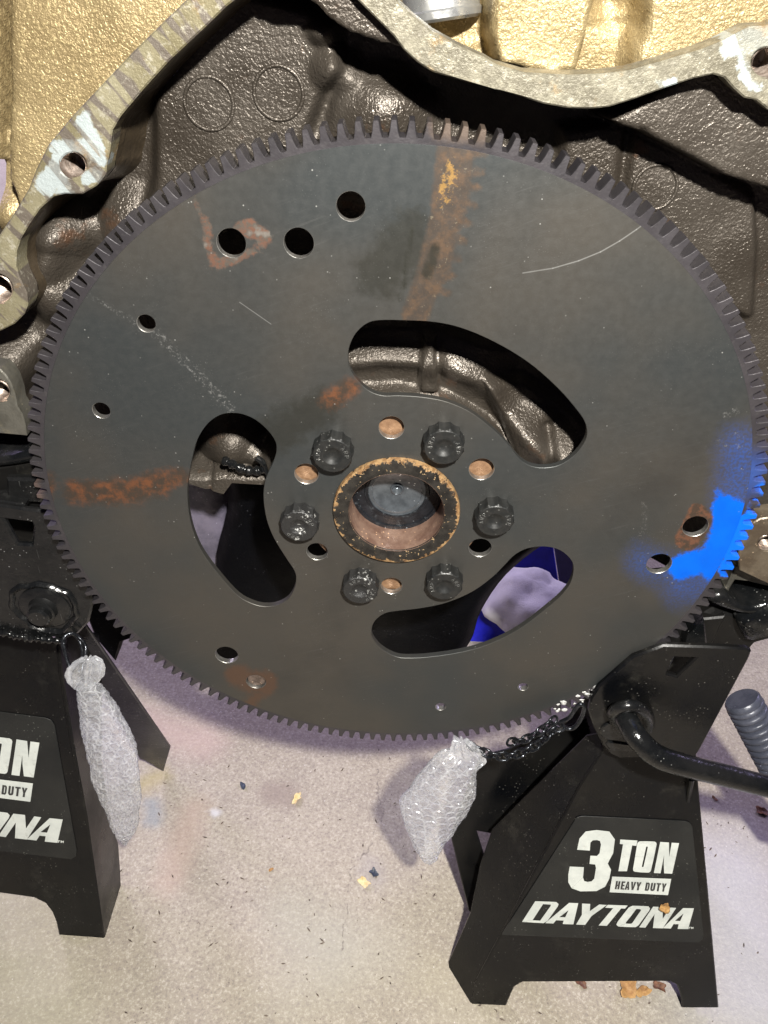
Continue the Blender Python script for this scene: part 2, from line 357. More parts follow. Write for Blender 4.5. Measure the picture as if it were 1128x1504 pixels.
def mk_pilot():
    n = NB('pilot_ring_paint'); co = n.scale(n.co, (1, 0, 1)); off = n.vm('SUBTRACT', co, (.0012, 0, .0012))
    d = n.vm('LENGTH', off, out=1); nz = n.math('MULTIPLY', n.math('SUBTRACT', n.noise(260, 5, .75), .5), .012)
    dd = n.math('ADD', d, nz)
    cop = n.mix(n.rng(n.noise(400, 4), .35, .65), (.20, .11, .048), (.36, .23, .11))
    ed = n.rng(dd, .0300, .0306); blk = n.mix(n.rng(n.noise(200, 3), .3, .7), (.012, .011, .010), (.03, .027, .023))
    sp = n.rng(n.noise(520, 3, .6), .655, .68); col = n.mix(sp, blk, (.38, .27, .15)); col = n.mix(ed, col, cop)
    dent = n.rng(n.noise(300, 4, .7), .62, .68, 0, .8); col = n.mix(dent, col, (.012, .011, .01))
    return n.fin(col, n.rng(n.noise(300, 3), .3, .7, .22, .45), .3, n.bump(n.math('ADD', n.noise(700, 3), n.math('MULTIPLY', ed, -.5)), .0002))
M_pilot = mk_pilot()
M_bore = mk_simple('copper_bore', (.13, .075, .055), (.21, .135, .10), (.3, .5), .3, 120, 500, .0002, .5, (.30, .18, .10))
M_crank = mk_simple('crank_flange_copper', (.17, .095, .052), (.26, .155, .088), (.35, .55), .3, 200, 600, .0003, .4, (.12, .07, .04))
M_crankdark = mk_simple('crank_core_steel', (.007, .008, .010), (.018, .020, .024), (.2, .4), .3, 90, 700, .0002, .6, (.16, .19, .21))
M_wall = mk_cast('oily_cast_iron', (.043, .035, .027), (.070, .060, .049), (.11, .047, .020), (.28, .46), .5, 820, .0005, .5)
M_gold = mk_cast('gold_engine_paint', (.225, .168, .082), (.30, .232, .122), (.12, .082, .05), (.38, .5), .45, 860, .00055, .6, (.44, .35, .18))
def mk_flange(name, a, b, stripes, white):
    n = NB(name); px = 1/2900.
    rot = n.vm('ADD', n.scale(n.co, (1, 0, 1)), (0, 0, 0))
    # machining strips across the face
    u = n.vm('DOT_PRODUCT', n.co, (.78, 0, .62), out=1); w = n.vm('DOT_PRODUCT', n.co, (.62, 0, -.78), out=1)
    cmb = n.t.nodes.new('ShaderNodeCombineXYZ'); n.L(n.math('MULTIPLY', u, 210), cmb.inputs[0]); n.L(n.math('MULTIPLY', w, 28), cmb.inputs[1])
    st = n.noise(1, 2, .5, vec=cmb.outputs[0]); col = n.mix(n.rng(n.noise(25, 4, .6), .35, .65), a, b)
    xs_ = n.t.nodes.new('ShaderNodeSeparateXYZ'); n.L(n.co, xs_.inputs[0]); left_ = n.rng(xs_.outputs[0], -.02, -.045, 0, stripes)
    col = n.mix(n.math('MULTIPLY', n.rng(st, .50, .55), left_), col, (.105, .088, .072))
    col = n.mix(n.math('SUBTRACT', .6, left_ if stripes == 0 else n.math('MULTIPLY', left_, .6/stripes)), col, n.mix(n.rng(n.noise(220, 4, .75), .4, .62), (.085, .08, .07), (.20, .19, .155)))
    col = n.mix(n.rng(n.noise(60, 5, .7), .56, .68, 0, .5), col, (.28, .17, .06))
    col = n.mix(n.rng(n.noise(300, 4, .7), .54, .68, 0, .6), col, (.33, .31, .25))
    col = n.mix(n.rng(n.noise(75, 5, .75), .60, .72, 0, .6), col, (.13, .115, .10))
    nz2 = n.noise(260, 3, .6, out='Color'); d2 = n.vm('ADD', n.co, n.vm('SCALE', n.vm('SUBTRACT', nz2, (.5, .5, .5)), .007)); d2 = n.scale(d2, (1, 0, 1))
    for p, q, r in white:
        A = lambda v: (lambda s_: (s_[0], 0.0, s_[2]))(atY(v[0], v[1], .018))
        m_ = n.seg(d2, A(p), A(q), r*px, 2*px); g = n.rng(st, .56, .50); col = n.mix(n.math('MULTIPLY', m_, n.math('ADD', n.math('MULTIPLY', g, .75), .25) if stripes > .5 else 1.0), col, (.33, .37, .37))
    return n.fin(col, n.rng(n.noise(90, 3), .3, .7, .4, .62), .3, n.bump(n.math('ADD', n.noise(900, 3, .6), n.math('MULTIPLY', st, .4)), .0003))
WHL = [((88, 215), (145, 215), 9), ((80, 250), (100, 280), 10), ((125, 180), (148, 230), 10), ((130, 262), (145, 255), 7), ((70, 270), (110, 225), 12), ((128, 165), (136, 200), 3),
       ((1075, 65), (1120, 58), 12), ((1085, 75), (1092, 110), 5), ((1092, 110), (1112, 128), 4), ((968, 124), (984, 119), 5)]
M_flange = mk_flange('machined_flange', (.150, .130, .074), (.205, .185, .120), .95, WHL)
M_thread = mk_simple('bolt_hole_thread', (.20, .15, .12), (.42, .35, .30), (.25, .4), .7, 200)
M_black = mk_simple('black_enamel', (.0022, .0025, .0032), (.0066, .0062, .0056), (.18, .46), 0, 11, 450, .00006, .75, (.034, .032, .027), spec=.30)
M_blackold = mk_simple('black_enamel_worn', (.0035, .004, .0045), (.009, .009, .009), (.14, .32), 0, 40, 350, .0003, .3, (.06, .06, .057), spec=.42)
M_label = mk_simple('label_vinyl', (.011, .0118, .0118), (.019, .0195, .0185), (.38, .5), 0, 14, 900, .00004, .35, (.06, .06, .053), spec=.3)
M_white = mk_simple('white_print', (.50, .53, .50), (.60, .63, .59), (.4, .55), 0, 60, 900, .00002, .7, (.30, .30, .26))
M_labeltext = mk_simple('label_dark_print', (.03, .03, .03), (.04, .04, .04), (.4, .5))
M_chain = mk_simple('dark_chain_steel', (.02, .022, .026), (.05, .053, .06), (.15, .3), .8, 300)
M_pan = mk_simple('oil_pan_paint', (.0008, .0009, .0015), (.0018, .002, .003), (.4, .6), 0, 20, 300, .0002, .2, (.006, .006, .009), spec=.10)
M_tank = mk_simple('pale_smooth_casting', (.07, .065, .09), (.14, .125, .17), (.3, .45), .2, 40, 60, .001, .4, (.12, .11, .15))
M_blue = mk_simple('blue_jack_paint', (.010, .014, .42), (.018, .022, .62), (.3, .45), 0, 30)
M_navy = mk_simple('dark_blue_plastic', (.02, .018, .10), (.03, .026, .14), (.3, .45), 0, 30)
M_cloth = mk_simple('white_rag', (.66, .64, .66), (.78, .76, .76), (.8, .9), 0, 25, 900, .0006, .3, (.45, .40, .32))
M_grey = mk_simple('grey_aluminium', (.22, .23, .22), (.32, .33, .31), (.3, .5), .4, 40, 500, .0003, .4, (.12, .12, .11))
M_lobe = mk_simple('worn_grey_flange', (.055, .052, .043), (.10, .095, .08), (.3, .5), .3, 50, 500, .0003, .5, (.20, .17, .11))
M_dish = mk_simple('machined_dish_steel', (.075, .085, .095), (.12, .135, .15), (.16, .26), .6, 160, 900, .00005, .2, (.26, .28, .30))
M_silver = mk_simple('bright_plug_steel', (.50, .51, .51), (.66, .67, .66), (.22, .36), .85, 60, 900, .00005)
M_rubber = mk_simple('ribbed_grip_rubber', (.05, .055, .075), (.08, .085, .11), (.25, .4), .1, 60, 400, .0003, .25, (.15, .15, .2))
M_leaf = mk_simple('dry_leaf', (.30, .155, .05), (.48, .28, .10), (.5, .7), 0, 160, 500, .0006)
M_leafd = mk_simple('dark_dry_leaf', (.10, .045, .025), (.20, .09, .045), (.5, .7), 0, 160, 500, .0006)
M_chipy = mk_simple('pale_yellow_chip', (.62, .48, .20), (.75, .62, .36), (.5, .7), 0, 260, 500, .0004)
M_chipb = mk_simple('blue_black_chip', (.02, .03, .045), (.06, .075, .10), (.4, .6), 0, 300, 500, .0004)
def mk_floor():
    n = NB('concrete'); f = n.noise(5, 5, .6)
    col = n.mix(n.rng(f, .35, .65), (.345, .305, .235), (.39, .35, .28))
    col = n.mix(n.rng(n.noise(22, 5, .65), .45, .7, 0, .45), col, (.29, .255, .21))
    col = n.mix(n.rng(n.noise(9, 4, .6), .55, .75, 0, .5), col, (.29, .262, .20))
    agg = n.noise(430, 4, .7); col = n.mix(n.rng(agg, .52, .66, 0, .7), col, (.55, .505, .42)); col = n.mix(n.rng(agg, .48, .36, 0, .7), col, (.24, .205, .18))
    v = n.voro(210); col = n.mix(n.math('MULTIPLY', n.rng(v, .13, .06), n.rng(n.noise(60, 2), .5, .6)), col, (.13, .10, .09))
    v2 = n.voro(160, out='Distance'); col = n.mix(n.math('MULTIPLY', n.rng(v2, .10, .05), n.rng(n.noise(35, 2), .55, .62)), col, (.72, .69, .64))
    # stains, hairline crack; wide blue-grey patch at lower right paints in lavender light
    nz = n.noise(60, 4, .6, out='Color'); d = n.vm('ADD', n.co, n.vm('SCALE', n.vm('SUBTRACT', nz, (.5, .5, .5)), .018))
    A = lambda x, y: tuple(atZ(x, y, -.42))
    for p, q, r, so, c, am in [((400, 1165), (425, 1170), .012, .008, (.24, .19, .165), .55), ((285, 1190), (250, 1290), .006, .02, (.44, .33, .26), .5), ((222, 1180), (226, 1205), .004, .010, (.22, .27, .30), .6), ((215, 1150), (235, 1140), .004, .015, (.42, .36, .18), .6),
                               ((430, 1350), (480, 1380), .01, .04, (.42, .42, .35), .4), ((560, 1400), (430, 1450), .01, .04, (.44, .42, .35), .35), ((540, 1270), (552, 1290), .006, .012, (.36, .33, .31), .5), ((310, 1192), (320, 1196), .001, .006, (.7, .72, .75), .6),
                               ((200, 1060), (300, 1090), .01, .03, (.52, .38, .34), .5), ((1080, 1300), (1120, 1480), .01, .10, (.52, .53, .58), .6), ((10, 1330), (60, 1500), .01, .06, (.42, .405, .29), .4), ((690, 1500), (640, 1440), .005, .03, (.42, .39, .27), .3)]:
        col = n.mix(n.math('MULTIPLY', n.seg(d, A(*p), A(*q), r, so), am), col, c)
    cr_ = [(553, 1130), (560, 1180), (557, 1210), (548, 1235), (532, 1255), (512, 1275), (508, 1330), (500, 1400)]
    for p, q in zip(cr_[:-1], cr_[1:]): col = n.mix(n.math('MULTIPLY', n.seg(d, A(*p), A(*q), .0003, .0010), .75), col, (.15, .13, .115))
    h = n.math('ADD', n.noise(300, 5, .7), n.noise(60, 3, .6))
    return n.fin(col, n.rng(n.noise(200, 3), .3, .7, .5, .85), 0, n.bump(h, .0008), spec=.3)
M_floor = mk_floor()
def mk_bag():
    n = NB('bubble_wrap')
    a = n.t.nodes.new('ShaderNodeAttribute'); a.attribute_name = 'film'
    n.fin((.96, .97, 1.0), .12, 0, n.bump(n.noise(120, 2, .5), .0012, prev=n.bump(a.outputs['Fac'], .0006)), spec=1.0)
    n.b.inputs['Coat Weight'].default_value = 1.0; n.b.inputs['Coat Roughness'].default_value = .04
    tr = n.t.nodes.new('ShaderNodeBsdfTransparent'); tr.inputs[0].default_value = (.95, .97, 1, 1); tl = n.t.nodes.new('ShaderNodeBsdfTranslucent'); tl.inputs[0].default_value = (.95, .97, 1, 1)
    gl = n.t.nodes.new('ShaderNodeBsdfGlossy'); gl.inputs['Roughness'].default_value = .10; gl.inputs[0].default_value = (1, 1, 1, 1); n.t.links.new(n.b.inputs['Normal'].links[0].from_socket, gl.inputs['Normal'])
    m0 = n.t.nodes.new('ShaderNodeMixShader'); m0.inputs[0].default_value = .35; n.t.links.new(n.b.outputs[0], m0.inputs[1]); n.t.links.new(tl.outputs[0], m0.inputs[2])
    mg = n.t.nodes.new('ShaderNodeMixShader'); mg.inputs[0].default_value = .14; n.t.links.new(tr.outputs[0], mg.inputs[1]); n.t.links.new(gl.outputs[0], mg.inputs[2])
    lw = n.t.nodes.new('ShaderNodeLayerWeight'); lw.inputs[0].default_value = .4
    fac = n.math('ADD', n.math('MULTIPLY', a.outputs['Fac'], .25), n.math('MULTIPLY', lw.outputs['Facing'], .30)); fac = n.math('MULTIPLY', n.math('ADD', fac, .02), n.rng(n.noise(160, 3, .6), .3, .7, .7, 1.25), clamp=True)
    m1 = n.t.nodes.new('ShaderNodeMixShader'); n.L(fac, m1.inputs[0]); n.t.links.new(mg.outputs[0], m1.inputs[1]); n.t.links.new(m0.outputs[0], m1.inputs[2]); n.t.links.new(m1.outputs[0], n.out.inputs[0])
    return n.m
M_bag = mk_bag()
FZ = -.42
# ------------------------------------------------------------------ floor
fl = mesh('floor', [(-6, -3, FZ), (6, -3, FZ), (6, 9, FZ), (-6, 9, FZ)], [(0, 1, 2, 3)], M_floor); tag(fl, kind='structure')
# ------------------------------------------------------------------ flexplate
FLEX = thing('flexplate', 'round dark steel flexplate with toothed rim, three curved slots and a blue paint splash', 'flexplate')
def circ(c, r, n=40, ex=1.0, rot=0.0):
    return [(c[0]+r*math.cos(2*math.pi*i/n+rot), c[1]+r*ex*math.sin(2*math.pi*i/n+rot)) for i in range(n)]
P2 = lambda l: [(lambda a: (a[0], a[2]))(atY(x, y)) for x, y in l]
slot1 = zoomed([(88, 230), (95, 190), (120, 140), (165, 100), (220, 86), (330, 87), (430, 92), (530, 110), (640, 150), (760, 212), (860, 280), (960, 370), (1030, 450), (1068, 505), (1078, 555), (1062, 600), (1020, 650), (960, 687), (900, 697), (850, 691), (810, 670), (780, 640), (750, 600), (690, 540), (600, 470), (500, 425), (400, 405), (300, 398), (230, 398), (170, 375), (115, 320), (92, 275)], 480, 440, 2.82)
slot2 = zoomed([(160, 650), (172, 530), (193, 420), (227, 300), (290, 200), (365, 142), (440, 122), (530, 130), (620, 170), (700, 240), (748, 310), (757, 370), (740, 440), (702, 520), (678, 590), (670, 690), (690, 830), (740, 960), (820, 1090), (878, 1180), (888, 1240), (870, 1310), (830, 1370), (760, 1408), (680, 1417), (600, 1400), (500, 1345), (380, 1215), (265, 1060), (205, 930), (172, 800)], 240, 580, 4.558)
slot3 = zoomed([(80, 460), (95, 415), (140, 380), (200, 368), (290, 358), (390, 340), (480, 310), (560, 270), (640, 210), (690, 160), (740, 110), (800, 80), (880, 72), (950, 90), (1000, 135), (1010, 180), (995, 240), (950, 300), (880, 360), (790, 430), (690, 490), (580, 535), (470, 562), (360, 578), (280, 584), (200, 580), (130, 545), (90, 500)], 520, 780, 3.133)
holes = [smooth_loop(P2(s), 4) for s in (slot1, slot2, slot3)]
small = [((-.0217, .1477), .0057), ((-.0426, .1326), .0061), ((-.0699, .1316), .0059), ((-.1097, .0956), .0040), ((-.1371, .0517), .0041), ((-.0931, -.1073), .0066), ((-.0775, -.1289), .0058),
         ((.1381, -.0260), .0064), ((.1505, -.0011), .0062), ((.0804, -.1237), .0030), ((.0333, -.1444), .0031)]
hubh = [((-.0026, .0487), .0059), ((.0412, .0277), .0060), ((.0452, -.0203), .0058), ((.0006, -.0488), .0056), ((-.0388, -.0273), .0055), ((-.0429, .0210), .0058)]
for c, r in small+hubh: holes.append(circ(c, r, 36))
holes.append(circ((.0012, .0010), .0300, 72))
plate = slab('plate_disc', circ((0, 0), .17122, 300), holes, .0035, M_plate, FLEX, chamfer=.0002, grid=.0022, wall_mat=M_hole, wall_from=4)
stain_attr(plate)
lathe('hole_plug', [(.0, .0016), (.0050, .0016), (.0056, .0022), (.0062, .0034), (.0062, .0045)], (-.0775, 0, -.1289), mk_simple('rusty_plug', (.07, .05, .04), (.16, .12, .10), (.35, .5), .4, 300, 600, .0004, .5, (.28, .2, .14)), FLEX, n=36)
# ring gear
gv = []
for i in range(168):
    a0 = 2*math.pi*(i+.12)/168; p = 2*math.pi/168
    j = random.uniform(-.00015, .00015)
    for t, r in ((-.365, .17355), (-.315, .17355), (-.225, .1758), (-.165, .1786+j), (-.135, .1791+j), (.135, .1791+j), (.165, .1786+j), (.225, .1758), (.315, .17355), (.365, .17355)):
        if r < .174 and abs(t) > .36: r -= .00035
        gv.append((r*math.sin(a0+t*p), r*math.cos(a0+t*p)))
ring = slab('ring_gear', gv, [circ((0, 0), .1708, 300)], .0100, M_gear, FLEX, chamfer=.00022, frame=((0, .00025, 0), (1, 0, 0), (0, 0, 1), (0, 1, 0)), smooth=25)
ring.data.update()
# pale grease crumbs caught in the teeth at the lower right
dv = []; df = []
for i in range(46):
    t = rng.uniform(0, 1); a_ = math.radians(-30.5-24.5*t); rr_ = .1765+rng.uniform(-.005, .0035); r_ = rng.uniform(.0005, .0014)
    bm = bmesh.new(); bmesh.ops.create_icosphere(bm, subdivisions=2, radius=r_); o_ = len(dv); bm.verts.ensure_lookup_table(); sx, sz = rng.uniform(.8, 1.8), rng.uniform(.6, 1.2)
    for q in bm.verts: k_ = 1+.5*mnoise.noise(q.co*1400+Vector((i, 0, 0))); dv.append((rr_*math.cos(a_)+q.co.x*sx*k_, -.0002+q.co.y*.5*k_, rr_*math.sin(a_)+q.co.z*sz*k_))
    df += [tuple(vv.index+o_ for vv in q.verts) for q in bm.faces]; bm.free()
tag(mesh('grease_crumbs', dv, df, mk_simple('pale_grease', (.30, .30, .29), (.55, .55, .53), (.1, .25), 0, 500, 900, .0003), FLEX, smooth=True), kind='stuff')
# bolts
def glyph_strokes(ch):
    return {'A': [[(0, 0), (.35, 1), (.7, 0)], [(.13, .35), (.57, .35)]], 'R': [[(0, 0), (0, 1), (.5, 1), (.62, .85), (.62, .65), (.5, .5), (0, .5)], [(.3, .5), (.65, 0)]], 'P': [[(0, 0), (0, 1), (.5, 1), (.62, .85), (.62, .6), (.5, .45), (0, .45)]]}[ch]
def make_bolt():
    e = bpy.data.objects.new('bolt', None); COL.objects.link(e)
    CONE = {3: .0104, 4: .0098, 5: .0091, 6: .00870}
    star = lambda t: .00900+.00085*(1-abs(math.sin(6*t)))
    prof = [(.0, 0), (.0, -.0004), (.0, -.0052), (.0, -.0060), (.0, -.0067), (.0, -.0074), (.0, -.0078), (.0048, -.0078), (.0043, -.0076), (.0032, -.0068), (.0016, -.0061), (0, -.0059)]
    def mod(k, t):
        if k < 3: return star(t)
        if k <= 6: return min(star(t), CONE[k])
        return 0
    b = lathe('head', prof, (0, 0, 0), M_bolt, e, n=168, mod=mod, angle=17)
    v = []; f = []
    for base in (.9, 3.6):
        for q, ch in enumerate('ARP'):
            ang = base-q*.36
            for st in glyph_strokes(ch):
                pts = []
                for x, y in st:
                    a = ang-(x-.35)*.27; rr = .0058+y*.0019; pts.append((rr*math.cos(a), -.00792, rr*math.sin(a)))
                a_, b_ = tube_data(pts, .00013, 5); o = len(v); v += a_; f += [tuple(i+o for i in q_) for q_ in b_]
    mesh('lettering', v, f, M_boltmark, e)
    return e
def copy_tree(o, parent=None):
    c = o.copy(); COL.objects.link(c); c.parent = parent
    for ch in list(o.children): copy_tree(ch, c)
    return c
b0 = None
for i, (px_, py_, rot_) in enumerate([(652, 658, .5), (727, 766, .35), (653, 862, 0), (529, 868, 1.2), (439, 774, 2.6), (488, 670, .2)]):
    a = atY(px_, py_, -.0078)
    if b0 is None: b0 = make_bolt(); e = b0; e.parent = FLEX
    else: e = copy_tree(b0, FLEX)
    e.location = (a[0], 0.0, a[2]); e.rotation_euler = (0, rot_, 0)
    if i in (3, 4):
        for ch in e.children:
            if ch.name.startswith('head'): ch.material_slots[0].link = 'OBJECT'; ch.material_slots[0].material = M_boltres; e['label'] = 'bolt with pale crusty residue on its face'
# ------------------------------------------------------------------ crankshaft end
CR = thing('crankshaft', 'round crankshaft end with copper worn black pilot ring at the centre of the flexplate', 'crankshaft')
cc = (.0014, 0, .0012)
lathe('pilot_ring', [(.0235, .016), (.0235, -.0022), (.0239, -.0028), (.0300, -.0032), (.0312, -.0028), (.0316, -.0018), (.0316, -.0002), (.0299, -.0001), (.0299, .016)], cc, M_pilot, CR, n=128, angle=30)
lathe('bore', [(.0233, .0168), (.0233, -.0012), (.0238, -.0028), (.0240, -.0024), (.0240, .0168)], cc, M_bore, CR, n=96)
lathe('counterbore', [(.0238, .0150), (.0215, .0150), (.0212, .0158), (.0168, .0158), (.0165, .0152), (.0150, .0152), (.0148, .0160)], (cc[0], 0, cc[2]), M_crankdark, CR, n=96, angle=25)
lathe('centre_dish', [(.0148, .0160), (.0146, .0166), (.0130, .0166), (.0128, .0171), (.0118, .0174), (.0090, .0181), (.0060, .0187), (.0036, .0189), (.0033, .0182), (.0028, .0180), (.0024, .0184), (.0012, .0205), (.0, .0215)], (cc[0], 0, cc[2]), M_dish, CR, n=96, angle=35)
crank_out = [(math.sin(t)*r, math.cos(t)*r) for t, r in [(2*math.pi*i/96, .0555 if not (3.7 < 2*math.pi*i/96 < 4.45 or 1.75 < 2*math.pi*i/96 < 2.3) else .0465) for i in range(96)]]
slab('crank_flange', crank_out, [circ((.0014, .0012), .0300, 48)], .012, M_crank, CR, chamfer=.0006, frame=((0, .0045, 0), (1, 0, 0), (0, 0, 1), (0, 1, 0)))
# ------------------------------------------------------------------ engine block
ENG = thing('engine_block', 'gold painted cast iron engine block with a dark oily rear wall behind the flexplate', 'engine')
inner = zoomed([(0, 300), (60, 270), (100, 230), (115, 190), (110, 140), (80, 80), (65, 30)], 0, 380, 2.82)
inner += zoomed([(68, 1040), (85, 990), (120, 930), (165, 865), (220, 815), (270, 803), (340, 805), (400, 770), (438, 722), (442, 680), (455, 620), (465, 540), (500, 480), (600, 362), (700, 252), (850, 112), (940, 24), (985, -10)], 0, 0, 2.82)
inner += [(400, -45), (425, -70), (447, -80), (470, -70), (500, -30)]
inner += zoomed([(410, 0), (470, 60), (560, 150), (600, 205), (660, 260), (720, 298), (840, 335), (1000, 375)], 380, 0, 2.82)
inner += zoomed([(0, 368), (100, 400), (200, 430), (300, 448), (400, 450), (470, 443), (560, 415), (700, 365), (820, 325), (900, 308), (945, 320), (985, 365), (1030, 405), (1080, 415), (1150, 470)], 728, 0, 2.82)
outer = [(1180, 165), (1220, 150), (1220, 30), (1170, 20)] + zoomed([(1150, 105), (1050, 110), (950, 165), (850, 205), (700, 250), (560, 290), (450, 305), (300, 310), (120, 300), (0, 265)], 728, 0, 2.82)
outer += zoomed([(940, 240), (830, 190), (720, 130), (640, 65), (580, 10)], 380, 0, 2.82) + [(560, -40), (510, -100), (450, -150), (380, -130), (330, -70)]
outer += zoomed([(770, 0), (550, 215), (300, 480), (200, 600), (150, 700), (120, 780), (60, 880), (0, 970)], 0, 0, 2.82) + [(-40, 400), (-80, 480), (-60, 500)]
YF = .016
boltL = circ((107, 243), 19.5, 28, .95); boltR = circ((1126, 92), 22, 28)
for_flange = inner+outer
fo = pxslab('bell_housing_flange', for_flange, [boltL, circ((-4, 425), 22, 24), boltR], YF, .013, M_flange, ENG, chamfer=.0006)
# lower left lobe and lower right lobe of the flange
pxslab('bell_housing_flange', zoomed([(-150, 440), (0, 458), (22, 480), (45, 515), (64, 570), (70, 610), (92, 645), (104, 690), (110, 735), (0, 725), (-150, 710)], 0, 380, 2.82), [circ((-3, 575), 17, 24)], YF+.003, .012, M_lobe, ENG, chamfer=.0006)
pxslab('bell_housing_flange', [(1086, 838), (1084, 815), (1090, 790), (1100, 772), (1116, 762), (1150, 757), (1190, 770), (1190, 870), (1150, 868)], [circ((1127, 798), 13, 24, .9)], YF+.003, .012, mk_simple('brown_oily_flange', (.075, .056, .038), (.13, .105, .075), (.3, .5), .4, 60, 400, .0004, .5, (.30, .22, .14)), ENG, chamfer=.0006)
def insert(cx, cy_, r_px, Y, depth=.016):
    a = atY(cx, cy_, Y); b = atY(cx+r_px, cy_, Y); r = abs(b[0]-a[0]); prof = [(r*1.0, 0), (r*.90, .0012)]
    k = .0014
    while k < depth: prof += [(r*.90, k), (r*.83, k+.00045)]; k += .0009
    prof += [(r*.83, depth), (0.0, depth+.001)]
    lathe('bolt_hole', prof, (a[0], Y, a[2]), M_thread, ENG, n=40, angle=60)
insert(107, 243, 19.5, YF); insert(1126, 92, 22, YF); insert(-3, 575, 17, YF+.003); insert(1127, 798, 13, YF+.003); insert(-4, 425, 22, YF)
# relief surfaces: cast shapes given as a height field over the XZ plane
def relief(name, poly_px, Ybase, feats, mat, parent, step=.0016, skirt=None):
    """poly_px traced at Ybase; feats: (polygon px, rise m, blur px) or ('line', pts, rise, width px)"""
    P = np.array([(lambda a: (a[0], a[2]))(atY(x, y, Ybase)) for x, y in poly_px]); P = P if area2(P) > 0 else P[::-1]
    lo, hi = P.min(0), P.max(0); gx, gz = np.meshgrid(np.arange(lo[0], hi[0], step), np.arange(lo[1], hi[1], step)); gx, gz = gx.ravel(), gz.ravel()
    sd = sdf_poly(gx, gz, P); k = sd < -step*.6; gx, gz = gx[k], gz[k]
    # resample the boundary finely
    B = []
    for a, b in zip(P, np.roll(P, -1, 0)):
        m_ = max(1, int(np.linalg.norm(b-a)/step)); B += [a+(b-a)*t/m_ for t in range(m_)]
    B = np.array(B); allp = np.vstack([B, np.stack([gx, gz], 1)])
    r = delaunay_2d_cdt([Vector(p) for p in allp], [], [list(range(len(B)))], 1, 1e-7)
    V2 = np.array([(v.x, v.y) for v in r[0]]); F = r[2]
    P3 = np.stack([V2[:, 0], np.full(len(V2), Ybase), V2[:, 1]], 1)-CAM; f_ = P3@FW
    X = 564+FPX*(P3@RI)/f_; Yp = 752-FPX*(P3@UP)/f_
    h = np.zeros(len(V2))
    for ft in feats:
        if ft[0] == 'line': h += ft[2]*np.exp(-(sdf_line(X, Yp, ft[1])/ft[3])**2)
        elif ft[0] == 'ball':
            d_ = np.hypot(X-ft[1][0], (Yp-ft[1][1]))/ft[2]; h += ft[3]*np.where(d_ < 1, np.cos(np.clip(d_, 0, 1)*math.pi/2)**1.3, 0)
        elif ft[0] == 'max': h = np.maximum(h, ft[2]*sstep(.5-sdf_poly(X, Yp, ft[1])/(2*ft[3])))
        else: h += ft[1]*sstep(.5-sdf_poly(X, Yp, ft[0])/(2*ft[2]))
    nzv = np.array([mnoise.noise(Vector((a*45, b*45, 3))) for a, b in V2])*.0009
    V = np.stack([V2[:, 0], Ybase-h+nzv, V2[:, 1]], 1)
    o = mesh(name, V, [tuple(q)[::1] for q in F], mat, parent, smooth=True)
    return o
YW = .056
wall_poly = [(-120, 460), (-60, 330), (36, 330), (90, 215), (240, 55), (340, -60), (440, -120), (500, -80), (560, -10), (620, 60), (700, 105), (860, 132), (1000, 95), (1200, 60), (1260, 300), (1250, 870), (1128, 850), (1010, 850), (940, 810), (900, 700), (700, 690), (500, 700), (440, 695), (412, 678), (352, 674), (340, 690), (280, 672), (120, 668), (-60, 660)]
F_ = [
 ('max', [(500, 460), (640, 455), (760, 490), (880, 590), (900, 700), (700, 700), (480, 600)], .012, 14), ('max', [(700, 520), (770, 530), (850, 590), (890, 650), (880, 700), (760, 700), (740, 620)], .020, 12),
 ([(232, 130), (300, 40), (350, -20), (500, 20), (505, 95), (480, 135), (455, 190), (430, 250), (340, 320), (210, 360), (232, 250)], .010, 12),
 ('max', [(380, -90), (570, -80), (590, 30), (612, 62), (560, 50), (539, 43), (517, 35), (492, 17), (479, 2), (465, -8), (400, -18)], .034, 5),
 ([(500, 90), (640, 140), (700, 290), (470, 290), (470, 190)], .004, 18), ('ball', (560, 165), 85, .010), ('ball', (478, 42), 26, .008), ('ball', (497, 95), 42, .008),
 ('line', [(512, 60), (505, 100), (480, 140), (468, 190)], -.004, 9),
 ('ball', (92, 338), 62, .022), ('ball', (80, 410), 60, .020), ('ball', (190, 330), 70, .010), ('ball', (20, 520), 60, .018), ('ball', (-10, 500), 90, .012), ('line', [(150, 400), (60, 500), (30, 560)], .008, 26),
 ('max', [(870, 160), (1000, 80), (1160, 120), (1160, 290), (1112, 262), (1040, 240), (990, 213), (930, 183)], .027, 7),
 ([(820, 185), (900, 175), (1000, 220), (1108, 285), (1112, 470), (1000, 420), (830, 300)], .006, 9), ('line', [(922, 180), (915, 230), (905, 300)], -.004, 8), ('line', [(1112, 270), (1118, 360), (1108, 470)], -.006, 9),
 # seal housing and ribs seen through the slots
 ('max', [(440, 590), (480, 545), (590, 545), (660, 556), (730, 600), (775, 665), (770, 800), (400, 800), (400, 640)], .022, 12),
 ('max', [(619, 470), (640, 470), (645, 556), (612, 556)], .020, 7), ('line', [(500, 512), (560, 505), (612, 508)], .008, 15),
 ('line', [(655, 512), (700, 530), (745, 580), (790, 615)], .007, 17), ('ball', (770, 620), 60, .012), ('ball', (835, 640), 58, .022), ('line', [(795, 595), (800, 640), (780, 680)], -.008, 8), ('ball', (690, 500), 70, .008),
 ('ball', (345, 640), 62, .020), ('ball', (395, 655), 30, .012), ('max', [(120, 661), (320, 665), (322, 662), (440, 664), (440, 720), (120, 720)], .024, 5), ('line', [(322, 662), (320, 690)], -.002, 2.5),
]
relief('rear_wall', wall_poly, YW, F_, M_wall, ENG, step=.0014)
from mathutils.bvhtree import BVHTree
_rw = bpy.data.objects['rear_wall']; _bvh = BVHTree.FromPolygons([v.co[:] for v in _rw.data.vertices], [p.vertices[:] for p in _rw.data.polygons])
